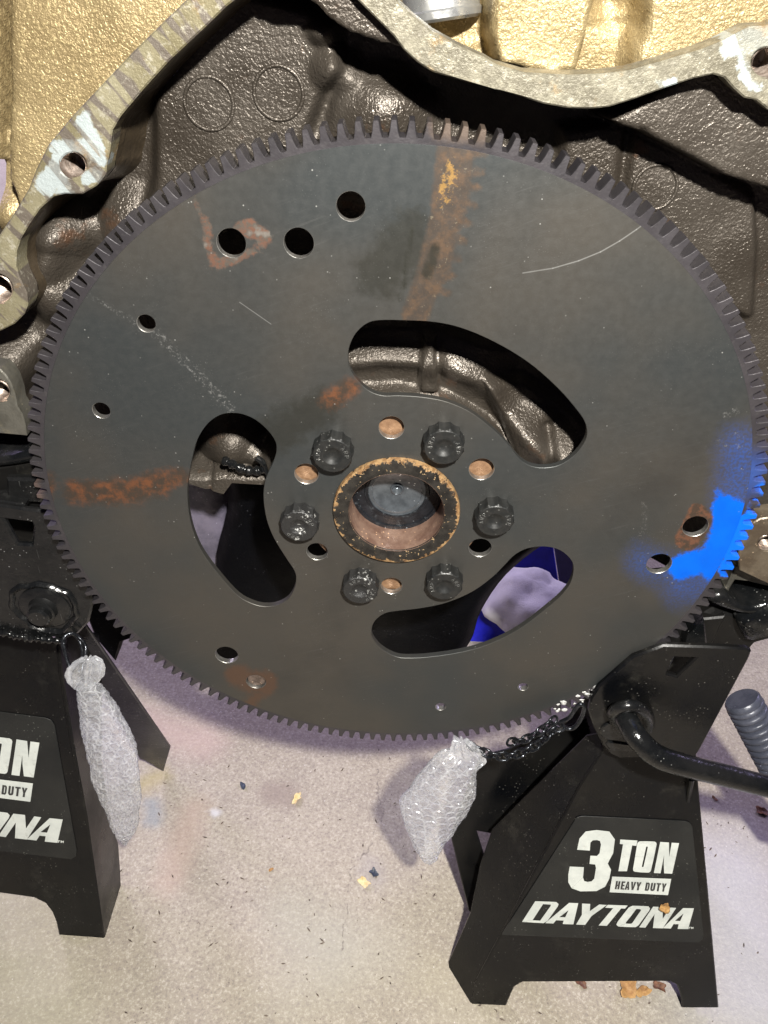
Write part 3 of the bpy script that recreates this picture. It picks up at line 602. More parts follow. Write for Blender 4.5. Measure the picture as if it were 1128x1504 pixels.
for cx_, cy_2, r_ in ((307, 152, 28), (409, 137, 28), (965, 279, 26)):
    c_ = atY(cx_, cy_2, YW-.010); rad = r_/2750; pts = []
    for k in range(48):
        t = 2*math.pi*k/48; h_ = _bvh.ray_cast(Vector((c_[0]+rad*math.cos(t), -.2, c_[2]+rad*math.sin(t))), Vector((0, 1, 0)))
        if h_[0]: pts.append((h_[0].x, h_[0].y+.0001, h_[0].z))
    v_, f_2 = tube_data(pts, .0009, 8, True); mesh('casting_mark', v_, f_2, M_wall, ENG, smooth=True)
# side walls between the flange and the rear wall
iw = smooth_line([(lambda a: (a[0], a[2]))(atY(x, y, YF)) for x, y in inner], 3); v = []; f = []
for i, q in enumerate(iw):
    for k, (Y_, s_) in enumerate(((YF+.0126, 1.0), (YF+.022, .996), (YF+.034, .985), (YW+.006, .965))): v.append((q[0]*s_, Y_, q[1]*s_))
for i in range(len(iw)-1):
    for k in range(3): f.append((i*4+k, i*4+4+k, i*4+5+k, i*4+1+k))
mesh('bell_recess_wall', v, f, mk_cast('brown_oily_casting', (.050, .037, .023), (.075, .056, .035), (.12, .05, .02), (.3, .5), .3, 300, .0005, .3), ENG, smooth=True)
# gold casting outside the flange
YG = .060
relief('cylinder_bank', [(8, 350), (8, 282), (9, 240), (6, 205), (-20, 170), (-60, 120), (-60, -120), (420, -140), (290, 20), (180, 140), (90, 260), (40, 360)], YG,
       [([(30, 250), (30, -100), (420, -150), (420, 120), (60, 330)], .016, 7), ('line', [(26, -60), (24, 60), (26, 130), (16, 190)], -.006, 9), ([(-60, -120), (14, -120), (14, 230), (-60, 230)], .010, 6), ('ball', (20, 310), 40, .01)], M_gold, ENG, step=.0018)
pr = relief('cylinder_bank', [(540, -160), (1260, -160), (1260, 110), (1130, 120), (900, 180), (700, 160), (600, 100), (560, 50)], YG,
       [('max', [(716, -160), (868, -160), (858, 0), (836, 92), (800, 100), (722, 80), (712, 40)], .028, 7), ('line', [(700, 75), (760, 100), (830, 104)], .004, 10), ('max', [(940, -160), (1300, -160), (1300, 120), (908, 118), (912, 80), (928, 30)], .024, 5), ('ball', (895, 5), 44, -.008), ([(850, -60), (935, -60), (925, 30), (860, 30)], .004, 3),
        ([(560, 20), (640, 60), (720, 95), (700, 120), (600, 80)], .012, 6)], M_gold, ENG, step=.0018)
# body of the block behind the relief
a = atY(560, 60, .1)
box('block_core', (0.01, .33, .12), (.40, .45, .24), M_gold, ENG, bv=.01)
# bright core plug
pa = atY(652, 30, .050)
lathe('core_plug', [(.0, .0), (.0150, .0), (.0163, .0010), (.0166, .0035), (.0160, .0042), (.0160, .0130), (.0150, .0140), (.0150, .06), (0, .06)], (pa[0]-.001, .056, pa[2]-.001), M_silver, ENG, n=72, axis=(-.16, .10, 1), angle=35)
# ------------------------------------------------------------------ oil pan and tank seen through the slots
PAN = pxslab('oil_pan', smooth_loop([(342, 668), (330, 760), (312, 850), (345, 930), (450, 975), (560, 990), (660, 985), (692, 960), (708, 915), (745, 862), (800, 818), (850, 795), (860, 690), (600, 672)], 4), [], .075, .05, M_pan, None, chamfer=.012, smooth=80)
tag(PAN, 'black oil pan under the engine block, seen through the lower slots of the flexplate', 'oil pan')
ta = atY(315, 740, .10)
TK = lathe('transmission_cooler_line_housing', [(.0, -.125), (.045, -.125), (.05, -.118), (.05, .04), (.046, .045), (.0, .045)], (ta[0]-.012, .150, ta[2]), M_tank, None, n=64, axis=(0, 0, 1))
TK.name = 'starter_housing'; tag(TK, 'smooth upright grey housing seen in the left slot of the flexplate beside the oil pan', 'housing')
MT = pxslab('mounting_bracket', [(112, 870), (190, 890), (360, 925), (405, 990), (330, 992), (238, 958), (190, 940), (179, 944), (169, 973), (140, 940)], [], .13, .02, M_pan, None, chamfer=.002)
tag(MT, 'dark bracket just behind the lower left rim of the flexplate, above the floor', 'bracket')
# oily drips on the pan rail
gp = smooth_line([tuple(atY(x, y, .030)) for x, y in [(326, 675), (338, 680), (352, 687), (366, 691), (380, 691), (392, 686)]], 12)
tube('gasket_sealant', gp, [.0016+.0012*abs(math.sin(i*.31))+.0008*mnoise.noise(Vector((i*.4, 0, 2))) for i in range(len(gp))], M_blackold, ENG, n=14)
gp = smooth_line([tuple(atY(x, y, .028)) for x, y in [(376, 672), (386, 680), (392, 696), (398, 716), (397, 742)]], 8)
tube('drain_wire', gp, [.0017 if i < 10 else .0010 for i in range(len(gp))], M_blackold, ENG, n=12)
# ------------------------------------------------------------------ blue jack and rag on the floor behind
JK = thing('floor_jack', 'blue painted floor jack frame standing behind the engine, seen through the lower right slot', 'floor jack')
def quad_slab(name, pts, Y, th, mat, par): return pxslab(name, pts, [], Y, th, mat, par, chamfer=.001)
quad_slab('side_plate', [(760, 812), (792, 797), (812, 798), (822, 868), (842, 900), (780, 880), (745, 870), (700, 900), (690, 880)], .42, .01, M_blue, JK)
quad_slab('cross_plate', [(740, 850), (768, 845), (775, 868), (735, 875)], .412, .006, M_navy, JK)
quad_slab('end_plate', [(812, 790), (850, 790), (860, 880), (830, 884), (824, 868)], .40, .012, M_navy, JK)
quad_slab('base_plate', [(670, 975), (700, 860), (760, 900), (770, 935), (700, 985)], .33, .01, M_blue, JK)
def blob(name, c, R, mat, label, cat, seed, flat=.4, n=40):
    v = []; f = []
    for i in range(n+1):
        for j in range(n):
            th = math.pi*i/n; ph = 2*math.pi*j/n; d = Vector((math.sin(th)*math.cos(ph), math.sin(th)*math.sin(ph), math.cos(th)))
            s_ = 1+.24*mnoise.noise(d*1.8+Vector((seed, 0, 0)))+.05*abs(mnoise.noise(d*5+Vector((seed, 3, 0)))); v.append((c[0]+d.x*R[0]*s_, c[1]+d.y*R[1]*s_, max(c[2]+d.z*R[2]*s_, FZ+.001)))
    for i in range(n):
        for j in range(n): f.append((i*n+j, (i+1)*n+j, (i+1)*n+(j+1) % n, i*n+(j+1) % n))
    o = mesh(name, v, f, mat, None, smooth=True); return tag(o, label, cat)
rc_ = atY(765, 890, .30)
blob('rag', (rc_[0]+.010, .31, rc_[2]-.004), (.046, .04, .030), M_cloth, 'crumpled white rag behind the lower right slot, resting against the blue jack', 'rag', 4.2)
# ------------------------------------------------------------------ jack stands
def orth_frame(p0, n):
    n = np.array(n, float); n /= np.linalg.norm(n); U = np.array([1., 0, 0]); U -= n*(U@n); U /= np.linalg.norm(U); V = np.cross(U, n)
    if V[2] < 0: V = -V
    return np.array(p0, float), U, V, n      # n points to the back (+Y)
def to_uv(fr, p): d = np.array(p)-fr[0]; return (d@fr[1], d@fr[2])
SL = .25
nfront = np.array([0, 1, -SL]); nfront /= np.linalg.norm(nfront)
def stand_frames(y0): return orth_frame((0, y0, FZ), nfront)
frR = stand_frames(-.051); frL = stand_frames(-.0152)
def pxon(fr, pts): return [to_uv(fr, atP(x, y, fr[0], fr[3])) for x, y in pts]
def planeslab(name, pts_px, holes_px, fr, th, mat, par, ch=.0008, lift=0.0, smooth=35):
    fr2 = (fr[0]-fr[3]*lift, fr[1], fr[2], fr[3])
    return slab(name, pxon(fr2, pts_px), [pxon(fr2, h) for h in holes_px], th, mat, par, ch, fr2, smooth)
# label artwork in the coordinates of an enlarged view of the right hand label
Z5 = lambda pts: zoomed(pts, 640, 1160, 2.311)
def arc(cx, cy, rx, ry, a0, a1, n=10): return [(cx+rx*math.cos(math.radians(a0+(a1-a0)*i/n)), cy+ry*math.sin(math.radians(a0+(a1-a0)*i/n))) for i in range(n+1)]
def sk(pts, xf): return [xf(*p) for p in pts]
def stroke_quads(pts, w):
    p = np.array([q for i, q in enumerate(pts) if i == 0 or math.hypot(q[0]-pts[i-1][0], q[1]-pts[i-1][1]) > 1e-6], float); out = []
    t = np.diff(p, axis=0); t /= np.linalg.norm(t, axis=1)[:, None]
    nn = np.stack([-t[:, 1], t[:, 0]], 1); L = []; R = []
    for i in range(len(p)):
        if i == 0: m = nn[0]; s = 1
        elif i == len(p)-1: m = nn[-1]; s = 1
        else: m = nn[i-1]+nn[i]; m /= np.linalg.norm(m); s = 1/max(.5, m@nn[i])
        L.append(p[i]+m*w*.5*s); R.append(p[i]-m*w*.5*s)
    return [(L[i], L[i+1], R[i+1], R[i]) for i in range(len(p)-1)]
W_, D_ = [], []        # white and dark quads
def rect(x0, y0, x1, y1): return [((x0, y0), (x1, y0), (x1, y1), (x0, y1))]
# unit glyphs: x 0..w, y 0..1 (top to bottom), heavy strokes of relative width t
def glyph(ch, w, t):
    h = t/2
    if ch == 'T': return rect(0, 0, w, t*.8)+rect(w/2-h, t*.8, w/2+h, 1)
    if ch == 'H': return rect(0, 0, t, 1)+rect(w-t, 0, w, 1)+rect(t, .5-h*.8, w-t, .5+h*.8)
    if ch == 'E': return rect(0, 0, t, 1)+rect(t, 0, w, t*.8)+rect(t, .5-h*.8, w*.92, .5+h*.8)+rect(t, 1-t*.8, w, 1)
    if ch == 'N': return rect(0, 0, t, 1)+rect(w-t, 0, w, 1)+[((t, 0), (t+.0, .45), (w-t, 1), (w-t, .55))]
    if ch == 'U': return stroke_quads([(h, 0), (h, .75)]+arc(w/2, .75, w/2-h, .25-h, 180, 0, 8)+[(w-h, .75), (w-h, 0)], t)
    if ch == 'O': return stroke_quads([(h, .5)]+arc(w/2, .22, w/2-h, .22-h*.8, 180, 360, 8)+arc(w/2, .78, w/2-h, .22-h*.8, 0, 180, 8)+[(h, .5)], t)
    if ch == 'D': return rect(0, 0, t, 1)+stroke_quads([(t, t*.4), (w*.6, t*.4)]+arc(w*.6, .3, w*.4-h, .3-t*.4, -80, 0, 5)+arc(w*.6, .7, w*.4-h, .3-t*.4, 0, 80, 5)+[(w*.6, 1-t*.4), (t, 1-t*.4)], t*.85)
    if ch == 'Y': return [((0, 0), (t, 0), (w/2+h*.9, .58), (w/2-h*.9, .58)), ((w-t, 0), (w, 0), (w/2+h*.9, .58), (w/2+.0, .45))]+rect(w/2-h, .58, w/2+h, 1)
    if ch == 'V': return [((0, 0), (t, 0), (w/2+h*.5, 1), (w/2-h*.9, 1)), ((w-t, 0), (w, 0), (w/2+h*.9, 1), (w/2, .82))]
    if ch == 'A': return [((w/2-h*.9, 0), (w/2+h*.2, 0), (t, 1), (0, 1)), ((w/2+h*.2, 0), (w/2+h*.9, 0), (w, 1), (w-t, 1))]+rect(w*.28, .62, w*.72, .62+t*.7)
def put(ch, w, t, x0, y0, x1, y1, x2, y2, out, adv=0.0):
    """map the glyph box: top-left (x0,y0), top-right (x1,y1), bottom-left (x2,y2)"""
    for q in glyph(ch, w, t):
        out.append([(x0+(x1-x0)*a/w+(x2-x0)*b, y0+(y1-y0)*a/w+(y2-y0)*b) for a, b in q])
G_ = []        # (name, material key, polygons in photo pixels), one entry per printed character
zz = lambda polys, ox, oy, sc: [[(ox+x/sc, oy+y/sc) for x, y in q] for q in polys]
G_.append(('numeral', 'w', zz([((479, 200), (522, 203), (524, 176), (487, 162)), ((487, 162), (524, 176), (532, 168), (508, 138)), ((508, 138), (532, 168), (546, 167), (545, 133)), ((545, 133), (546, 167), (556, 170), (588, 138)), ((588, 138), (556, 170), (560, 182), (607, 165)),
       ((607, 165), (560, 182), (555, 212), (601, 212)), ((601, 212), (555, 212), (546, 221), (588, 236)), ((546, 221), (524, 220), (521, 248), (540, 250)), ((588, 236), (546, 221), (540, 250), (583, 247)),
       ((583, 247), (540, 250), (543, 262), (594, 268)), ((594, 268), (543, 262), (537, 298), (588, 298)), ((588, 298), (537, 298), (528, 307), (574, 325)), ((574, 325), (528, 307), (515, 309), (545, 340)), ((545, 340), (515, 309), (503, 306), (490, 341)),
       ((490, 341), (503, 306), (499, 294), (460, 330)), ((460, 330), (499, 294), (502, 259), (449, 310)), ((449, 310), (502, 259), (454, 257), (449, 285))], 640, 1160, 2.311)))
OUT = [(400, 200), (412, 175), (440, 160), (560, 158), (685, 163), (712, 178), (721, 205), (675, 430), (626, 640), (612, 665), (580, 678), (470, 675), (360, 663), (335, 648), (330, 615), (365, 410)]
INN = [(545, 262), (552, 248), (558, 246), (564, 246), (570, 247), (574, 252), (574, 262), (540, 420), (505, 572), (500, 582), (494, 585), (486, 585), (480, 584), (476, 578), (476, 568), (510, 420)]
ring_ = lambda o, n_: [(o[i], o[(i+1) % len(o)], n_[(i+1) % len(o)], n_[i]) for i in range(len(o))]
G_ += [('letter', 'w', zz([[(118, 130), (403, 147), (385, 236), (316, 228), (230, 655), (88, 655), (165, 210), (112, 203)]], 900, 1220, 11.28)),
       ('letter', 'w', zz(ring_(OUT, INN), 900, 1220, 11.28)),
       ('letter', 'w', zz([[(780, 170), (925, 180), (928, 420), (915, 495), (970, 183), (1092, 190), (978, 697), (845, 690), (838, 520), (845, 385), (785, 690), (675, 685)]], 900, 1220, 11.28)),
       ('panel', 'w', zz([[(598, 291), (798, 299), (787, 354), (589, 344)]], 640, 1160, 2.311))]
def small_letter(ch, x0, x1):
    y0 = 810+(x0-50)*.05; sh = 24; w = (x1-x0)/135; o = []
    for q in glyph(ch, w, .22): o.append([(x0+a*135-sh*b, y0+b*135+a*135*.05) for a, b in q])
    G_.append(('letter', 'd', zz(o, 900, 1220, 11.28)))
for ch, a, b in zip('HEAVYDUTY', (50, 143, 212, 300, 390, 545, 632, 722, 810), (122, 204, 288, 382, 470, 614, 706, 796, 888)): small_letter(ch, a, b)
OO = [(650, 118), (672, 108), (716, 109), (758, 111), (768, 122), (762, 137), (733, 176), (705, 215), (688, 226), (640, 225), (592, 222), (582, 212), (590, 195), (620, 156)]
OI = [(684, 136), (692, 126), (704, 126), (714, 127), (718, 131), (716, 137), (692, 171), (671, 202), (664, 207), (650, 207), (636, 206), (634, 202), (638, 195), (660, 168)]
for polys in ([[(135, 83), (178, 99), (120, 188), (62, 197)], [(135, 83), (250, 87), (222, 102), (178, 99)], [(62, 197), (120, 188), (162, 190), (180, 204)], [(250, 87), (263, 98), (260, 110), (202, 192), (180, 204), (162, 190), (218, 112), (222, 102)]],
              [[(322, 92), (372, 94), (345, 211), (286, 209), (292, 190), (250, 188), (235, 206), (190, 204)], ],
              [[(393, 96), (438, 98), (436, 138), (488, 101), (530, 104), (445, 165), (410, 214), (360, 212), (392, 158)]],
              [[(535, 103), (645, 107), (630, 124), (608, 123), (530, 219), (484, 217), (565, 121), (520, 119)]],
              ring_(OO, OI),
              [[(785, 113), (838, 115), (838, 180), (880, 118), (912, 120), (838, 233), (784, 231), (793, 155), (742, 229), (708, 227)]],
              [[(950, 121), (1010, 122), (978, 237), (920, 236), (926, 210), (898, 209), (882, 234), (838, 232)]],
              [[(978, 224), (992, 225), (992, 228), (987, 228), (984, 236), (980, 236), (983, 228), (978, 227)]],
              [[(994, 225), (998, 225), (1001, 230), (1004, 225), (1008, 225), (1006, 236), (1003, 236), (1004, 230), (1000, 234), (998, 230), (997, 236), (993, 236)]]):
    G_.append(('letter', 'w', zz(polys, 750, 1300, 3.76)))
AHOLES = zz([[(318, 132), (300, 170), (268, 170)], [(952, 150), (934, 191), (905, 190)]], 750, 1300, 3.76)
LABEL = [(225, 486), (245, 455), (478, 92), (490, 88), (505, 87), (845, 104), (862, 110), (870, 124), (908, 488), (905, 505), (890, 516), (225, 490)]
def artwork(par, fr, uvmap, lift0=.0008):
    lab = slab('label', [uvmap(p) for p in Z5(LABEL)], [], .0006, M_label, par, .0001, (fr[0]-fr[3]*.0007, fr[1], fr[2], fr[3]))
    def build(name, polys, mat, lift):
        v = []; f = []
        for i, q in enumerate(polys):
            o_ = len(v)
            for p in q: uv = uvmap(p); v.append(fr[0]+fr[1]*uv[0]+fr[2]*uv[1]-fr[3]*(lift+(i % 5)*.00002))
            f.append(tuple(range(o_, o_+len(q))))
        o = mesh(name, v, f, mat, lab); bm = bmesh.new(); bm.from_mesh(o.data); bmesh.ops.remove_doubles(bm, verts=bm.verts, dist=2e-5)
        bmesh.ops.recalc_face_normals(bm, faces=bm.faces); bm.to_mesh(o.data); bm.free(); return o
    for nm, k, polys in G_: build(nm, polys, M_white if k == 'w' else M_labeltext, .0009 if k == 'w' else .0013)
    for q in AHOLES: build('letter_opening', [q], M_label, .0011)
    return lab
def smooth_corners(p): return p
uvR = lambda p: to_uv(frR, atP(p[0], p[1], frR[0], frR[3]))
# affine from right label coordinates to the left stand
pairs = [((805, 280), (165, 690)), ((865, 468), (268, 990)), ((787, 354), (140, 802)), ((824, 176), (190, 535)), ((870, 118), (245, 440)), ((905, 505), (362, 1055)), ((798, 299), (157, 717))]
A_ = np.array([[*uvR(zoomed([a], 640, 1160, 2.311)[0]), 1] for a, b in pairs]); B_ = np.array([to_uv(frL, atP(*zoomed([b], 0, 920, 3.133)[0], frL[0], frL[3])) for a, b in pairs])
AF, *_ = np.linalg.lstsq(A_, B_, rcond=None)
print('affine', AF)
uvL = lambda p: tuple(np.array([*uvR(p), 1])@AF)
def side_frame(fr, p0, p1, k=0.0):
    """plane holding the fold line p0-p1 and the Y axis; back direction points into the stand"""
    d = p1-p0; d /= np.linalg.norm(d); y = np.array([-k, 1., 0]); y /= np.linalg.norm(y); n = np.cross(d, y); n /= np.linalg.norm(n); y2 = y-d*(y@d); y2 /= np.linalg.norm(y2)
    return p0, y2, d, n
def side_panel(name, px_pts, fr, p0, p1, inward, mat, par, th=.003, k=0.0):
    o0, U, V, n = side_frame(fr, p0, p1, k)
    if n@np.array(inward) < 0: n = -n
    f2 = (o0, U, V, n); pts = []
    for q in px_pts:
        p = atP(q[0], q[1], o0, n); d = p-o0; pts.append((d@U, d@V))
    return slab(name, pts, [], th, mat, par, .0008, f2)
STG = 'three ton jack stands under the engine'
# ---- right hand stand
SR = thing('jack_stand', 'black jack stand at the right, its whole white lettered label and bent lever in view', 'jack stand', STG)
Fr = [(690, 1482), (742, 1482), (749, 1465), (756, 1450), (768, 1443), (984, 1442), (994, 1447), (1000, 1462), (1003, 1481), (1056, 1481), (1047, 1380), (1024, 1130), (1020, 1060), (900, 1060), (880, 1110), (848, 1160), (700, 1440)]
planeslab('front_panel', Fr, [], frR, .003, M_black, SR, ch=.0010)
artwork(SR, frR, uvR)
w3 = lambda fr, x, y: atP(x, y, fr[0], fr[3])
p0, p1 = w3(frR, 690, 1478), w3(frR, 884, 1105)
side_panel('side_panel', [(690, 1482), (676, 1480), (666, 1468), (660, 1440), (658, 1412), (674, 1377), (690, 1340), (704, 1270), (722, 1217), (759, 1180), (861, 1079), (884, 1075), (884, 1105), (848, 1160), (700, 1440)], frR, p0, p1, (1, 0, 0), M_black, SR, k=.62)
q0, q1 = w3(frR, 1054, 1478), w3(frR, 1026, 1130)
# mirrored right side panel and the rear shell, in stand coordinates
def rear_shell(par, xc, y0, hw0, hw1, H, depth, mat):
    """rear face with arch and two side flanges, leaning forward; floor half width hw0, top half width hw1"""
    yb = y0+depth; n = np.array([0, -1, -SL]); n /= np.linalg.norm(n); O_ = np.array([xc, yb, FZ]); U = np.array([1., 0, 0]); V = np.array([0, -SL, 1.]); V /= np.linalg.norm(V)
    Hs = H*math.hypot(1, SL)
    slab('rear_panel', [(-hw0, 0), (-hw0+.028, 0), (-hw0+.040, .024), (hw0-.040, .024), (hw0-.028, 0), (hw0, 0), (hw1, Hs), (-hw1, Hs)], [], .003, mat, par, .0008, (O_, U, V, n))
    for s in (1,):
        o0 = O_+np.array([s*(hw0-.0035), 0, 0]); d = O_+V*Hs+np.array([s*(hw1-.0035), 0, 0])-o0; L_ = np.linalg.norm(d); d /= L_
        y = np.array([0, -1., 0]); y2 = y-d*(y@d); y2 /= np.linalg.norm(y2); nn = np.cross(d, y2); nn /= np.linalg.norm(nn)
        if nn[0]*s > 0: nn = -nn
        slab('side_panel', [(-.002, 0), (.012, .0), (.030, .045), (.045, .10), (.075, .16), (.062, L_), (-.002, L_)], [], .003, mat, par, .0008, (o0, y2, d, nn))
    return
frB = orth_frame((0, .008, FZ), nfront)
planeslab('rear_leg', [(662, 1228), (688, 1338), (702, 1352), (730, 1340), (713, 1262), (700, 1221), (722, 1225), (790, 1190), (870, 1085), (862, 1058), (800, 1078), (745, 1102), (705, 1112), (690, 1150), (672, 1195)], [], frB, .003, M_black, SR)
rear_shell(SR, .170, -.051, .072, .030, .235, .165, M_black)
def side_from_local(par, xc, y0, hw0, hw1, H, s, mat):
    O_ = np.array([xc, y0, FZ]); V = np.array([0, SL, 1.]); V /= np.linalg.norm(V); Hs = H*math.hypot(1, SL)
    o0 = O_+np.array([s*(hw0-.001), .0015, 0]); d = O_+V*Hs+np.array([s*(hw1-.001), .0015, 0])-o0; L_ = np.linalg.norm(d); d /= L_
    y = np.array([0, 1., 0]); y2 = y-d*(y@d); y2 /= np.linalg.norm(y2); nn = np.cross(d, y2); nn /= np.linalg.norm(nn)
    if nn[0]*s > 0: nn = -nn
    slab('side_panel', [(0, .006), (.012, .006), (.026, .034), (.034, .075), (.040, .12), (.075, .18), (.075, L_), (0, L_)], [], .003, mat, par, .0008, (o0, y2, d, nn))
side_from_local(SR, .166, -.051, .0850, .031, .235, 1, M_black)
# pivot head: plate with a window, lever, washer
def hd(fr_Y, px): return [(lambda a: (a[0], a[2]))(atY(x, y, fr_Y)) for x, y in px]
YH = -.004
headR = smooth_loop([(906, 1112), (890, 1098), (876, 1075), (866, 1048), (872, 1030), (890, 1010)], 1)
headR = [(910, 1114), (896, 1108), (885, 1095), (872, 1068), (864, 1045), (868, 1026), (880, 1008), (930, 965), (975, 948), (1040, 950), (1098, 953), (1104, 957), (1100, 968), (1026, 1106), (1020, 1112), (960, 1113)]
HR = slab('head_plate', hd(YH, headR), [hd(YH, [(991, 966), (1022, 967), (994, 994), (980, 990)])], .004, M_black, SR, .0010, ((0, YH, 0), (1, 0, 0), (0, 0, 1), (0, 1, 0)))
# body of the head behind the plate
slab('head_body', hd(YH, [(915, 1100), (900, 1050), (950, 975), (1090, 962), (1022, 1100)]), [], .05, M_black, SR, .001, ((0, YH+.0305, 0), (1, 0, 0), (0, 0, 1), (0, 1, 0)))
slab('head_rib', hd(YH, [(889, 1092), (893, 1087), (935, 1093), (938, 1098), (932, 1103), (896, 1101)]), [], .003, M_blackold, SR, .0008, ((0, YH-.0012, 0), (1, 0, 0), (0, 0, 1), (0, 1, 0)))
def P3(x, y, Y): return tuple(atY(x, y, Y))
lever = thing_l = bpy.data.objects.new('lever', None); COL.objects.link(lever); lever.parent = SR
path = smooth_line([P3(914, 1040, -.006), P3(922, 1060, -.016), P3(938, 1086, -.026), P3(965, 1110, -.030), P3(1005, 1124, -.030), P3(1060, 1138, -.028), P3(1128, 1155, -.026), P3(1230, 1178, -.022)], 6)
tube('lever_bar', path, [.0066]*len(path), M_blackold, lever, n=24)
hk = smooth_line([P3(906, 1062, -.002), P3(900, 1049, -.010), P3(908, 1040, -.014), P3(925, 1036, -.015), P3(943, 1042, -.012), P3(953, 1056, -.006), P3(950, 1075, .002)], 6)
tube('lever_hook', hk, [.0036]*len(hk), M_blackold, lever, n=20)
pv = atY(903, 1072, YH); lathe('pivot_washer', [(0, -.0012), (.0082, -.0012), (.009, -.0006), (.009, .001), (0, .001)], (pv[0], YH, pv[2]), M_blackold, SR, n=40)
# saddle of the right stand
SD = bpy.data.objects.new('saddle', None); COL.objects.link(SD); SD.parent = SR
pxslab('saddle_rim', smooth_loop([(1040, 884), (1062, 872), (1085, 888), (1110, 892), (1160, 876), (1180, 884), (1160, 900), (1120, 906), (1085, 902)], 3), [], .022, .03, M_blackold, SD, chamfer=.002, smooth=60)
pxslab('saddle_body', [(1030, 955), (1030, 905), (1050, 893), (1090, 908), (1110, 915), (1150, 890), (1180, 900), (1170, 930), (1110, 946), (1100, 958)], [], .030, .04, M_black, SD, chamfer=.002)
pxslab('saddle_lug', smooth_loop([(1085, 918), (1100, 905), (1122, 893), (1150, 888), (1150, 930), (1118, 944), (1098, 945)], 3), [], .020, .02, M_blackold, SD, chamfer=.004, smooth=70)
pxslab('saddle_lug', [(1006, 955), (1010, 935), (1035, 912), (1040, 955)], [], .016, .012, M_blackold, SD, chamfer=.001)
# aluminium bracket above it
BR = pxslab('mounting_bracket', [(1057, 873), (1068, 860), (1073, 849), (1079, 831), (1107, 828), (1190, 832), (1190, 870), (1128, 862), (1100, 855), (1080, 853), (1072, 866), (1068, 882)], [], .030, .02, M_lobe, None, chamfer=.001)
tag(BR, 'grey metal bracket at the right edge above the right stand saddle', 'bracket')
# ---- left hand stand
SLT = thing('jack_stand', 'left jack stand with its label cut off and a round washer on its head', 'jack stand', STG)
FL = [(86, 1374), (82, 1355), (76, 1340), (66, 1327), (50, 1319), (0, 1312), (-140, 1300), (-152, 1312), (-160, 1345), (-215, 1338), (-190, 1200), (-120, 940), (-60, 900), (60, 900), (88, 945), (92, 990), (108, 1090), (128, 1200), (152, 1340), (160, 1380)]
FL2 = [(86, 1374), (82, 1355), (76, 1340), (66, 1327), (50, 1319), (0, 1312), (-140, 1300), (-152, 1312), (-160, 1345), (-235, 1338), (-180, 1120), (-135, 935), (60, 930), (86, 945), (92, 990), (108, 1090), (128, 1200), (148, 1340), (154, 1379)]
planeslab('front_panel', FL2, [], frL, .003, M_black, SLT, ch=.0010)
artwork(SLT, frL, uvL)
p0, p1 = w3(frL, 154, 1379), w3(frL, 87, 945)
side_panel('side_panel', [(154, 1379), (166, 1377), (173, 1352), (179, 1326), (177, 1280), (174, 1239), (160, 1190), (150, 1120), (150, 1000), (146, 930), (87, 920), (87, 945), (92, 990), (108, 1090), (128, 1200), (148, 1340)], frL, p0, p1, (-1, 0, 0), M_black, SLT)
# rear shell of the left stand: right leg seen past the bag
pr_ = atZ(242, 1130, FZ); ycen = pr_[1]
rp = [(128, 915), (251, 1094), (241, 1129), (232, 1124), (214, 1113), (206, 1110), (150, 1010), (100, 930)]
def rear_leg():
    n = np.array([0, -1, -SL]); n /= np.linalg.norm(n); o0 = np.array([pr_[0], pr_[1], FZ]); U = np.array([1., 0, 0]); V = np.array([0, -SL, 1]); V /= np.linalg.norm(V); pts = []
    for q in rp:
        p = atP(q[0], q[1], o0, n); d = p-o0; pts.append((d@U, d@V))
    xs = [p[0] for p in pts]
    m_ = [(-2*(-.0+.095)-x_, y_) for x_, y_ in pts][::-1]
    slab('rear_panel', pts, [], .003, mk_simple('black_enamel_dusty_lit', (.018, .017, .019), (.028, .026, .029), (.25, .42), .0, 30, 450, .0002, .3, (.13, .12, .13)), SLT, .0008, (o0, U, V, n))  # dusty enamel made paler and purplish: purple light on this leg painted in
    slab('rear_panel', m_, [], .003, M_black, SLT, .0008, (o0, U, V, n))
rear_leg()
YHL = .012
HLp = smooth_loop([(-160, 735), (-60, 738)], 1)
headL = [(-150, 925), (-170, 740), (0, 742), (40, 748), (80, 752), (96, 790), (118, 830), (133, 865), (136, 890), (130, 915), (114, 932), (98, 938), (50, 935), (0, 928)]
slab('head_plate', hd(YHL, headL), [hd(YHL, [(6, 763), (46, 768), (49, 775), (46, 800), (26, 799)])], .004, M_blackold, SLT, .0012, ((0, YHL, 0), (1, 0, 0), (0, 0, 1), (0, 1, 0)))
slab('head_body', hd(YHL, [(-130, 915), (-130, 750), (40, 752), (90, 900)]), [], .05, M_black, SLT, .001, ((0, YHL+.030, 0), (1, 0, 0), (0, 0, 1), (0, 1, 0)))
wl = atY(66, 892, YHL)
def wmod(k, t): return .0009*math.sin(t*3+1)+.0005*math.sin(t*7)+.0003*math.sin(t*13)
lathe('weld_bead', [(.0158, .001), (.0168, -.0010), (.0184, -.0022), (.0196, -.0012), (.0204, .0008)], (wl[0], YHL, wl[2]), M_blackold, SLT, n=90, mod=wmod, angle=60)
lathe('pivot_washer', [(0, -.0012), (.0140, -.0012), (.0150, -.0006), (.015, .001), (0, .001)], (wl[0], YHL, wl[2]), M_blackold, SLT, n=48)
lathe('pivot_pin', [(0, -.0100), (.0052, -.0100), (.0066, -.0088), (.0066, -.0055), (.0078, -.0050), (.0082, -.0015), (.0086, -.001)], (wl[0]-.0005, YHL, wl[2]), M_blackold, SLT, n=40)
wv = smooth_line([P3(-60, 928, YHL-.001), P3(0, 929, YHL-.002), P3(30, 935, YHL-.002), P3(60, 938, YHL-.002), P3(96, 942, YHL-.002)], 12)
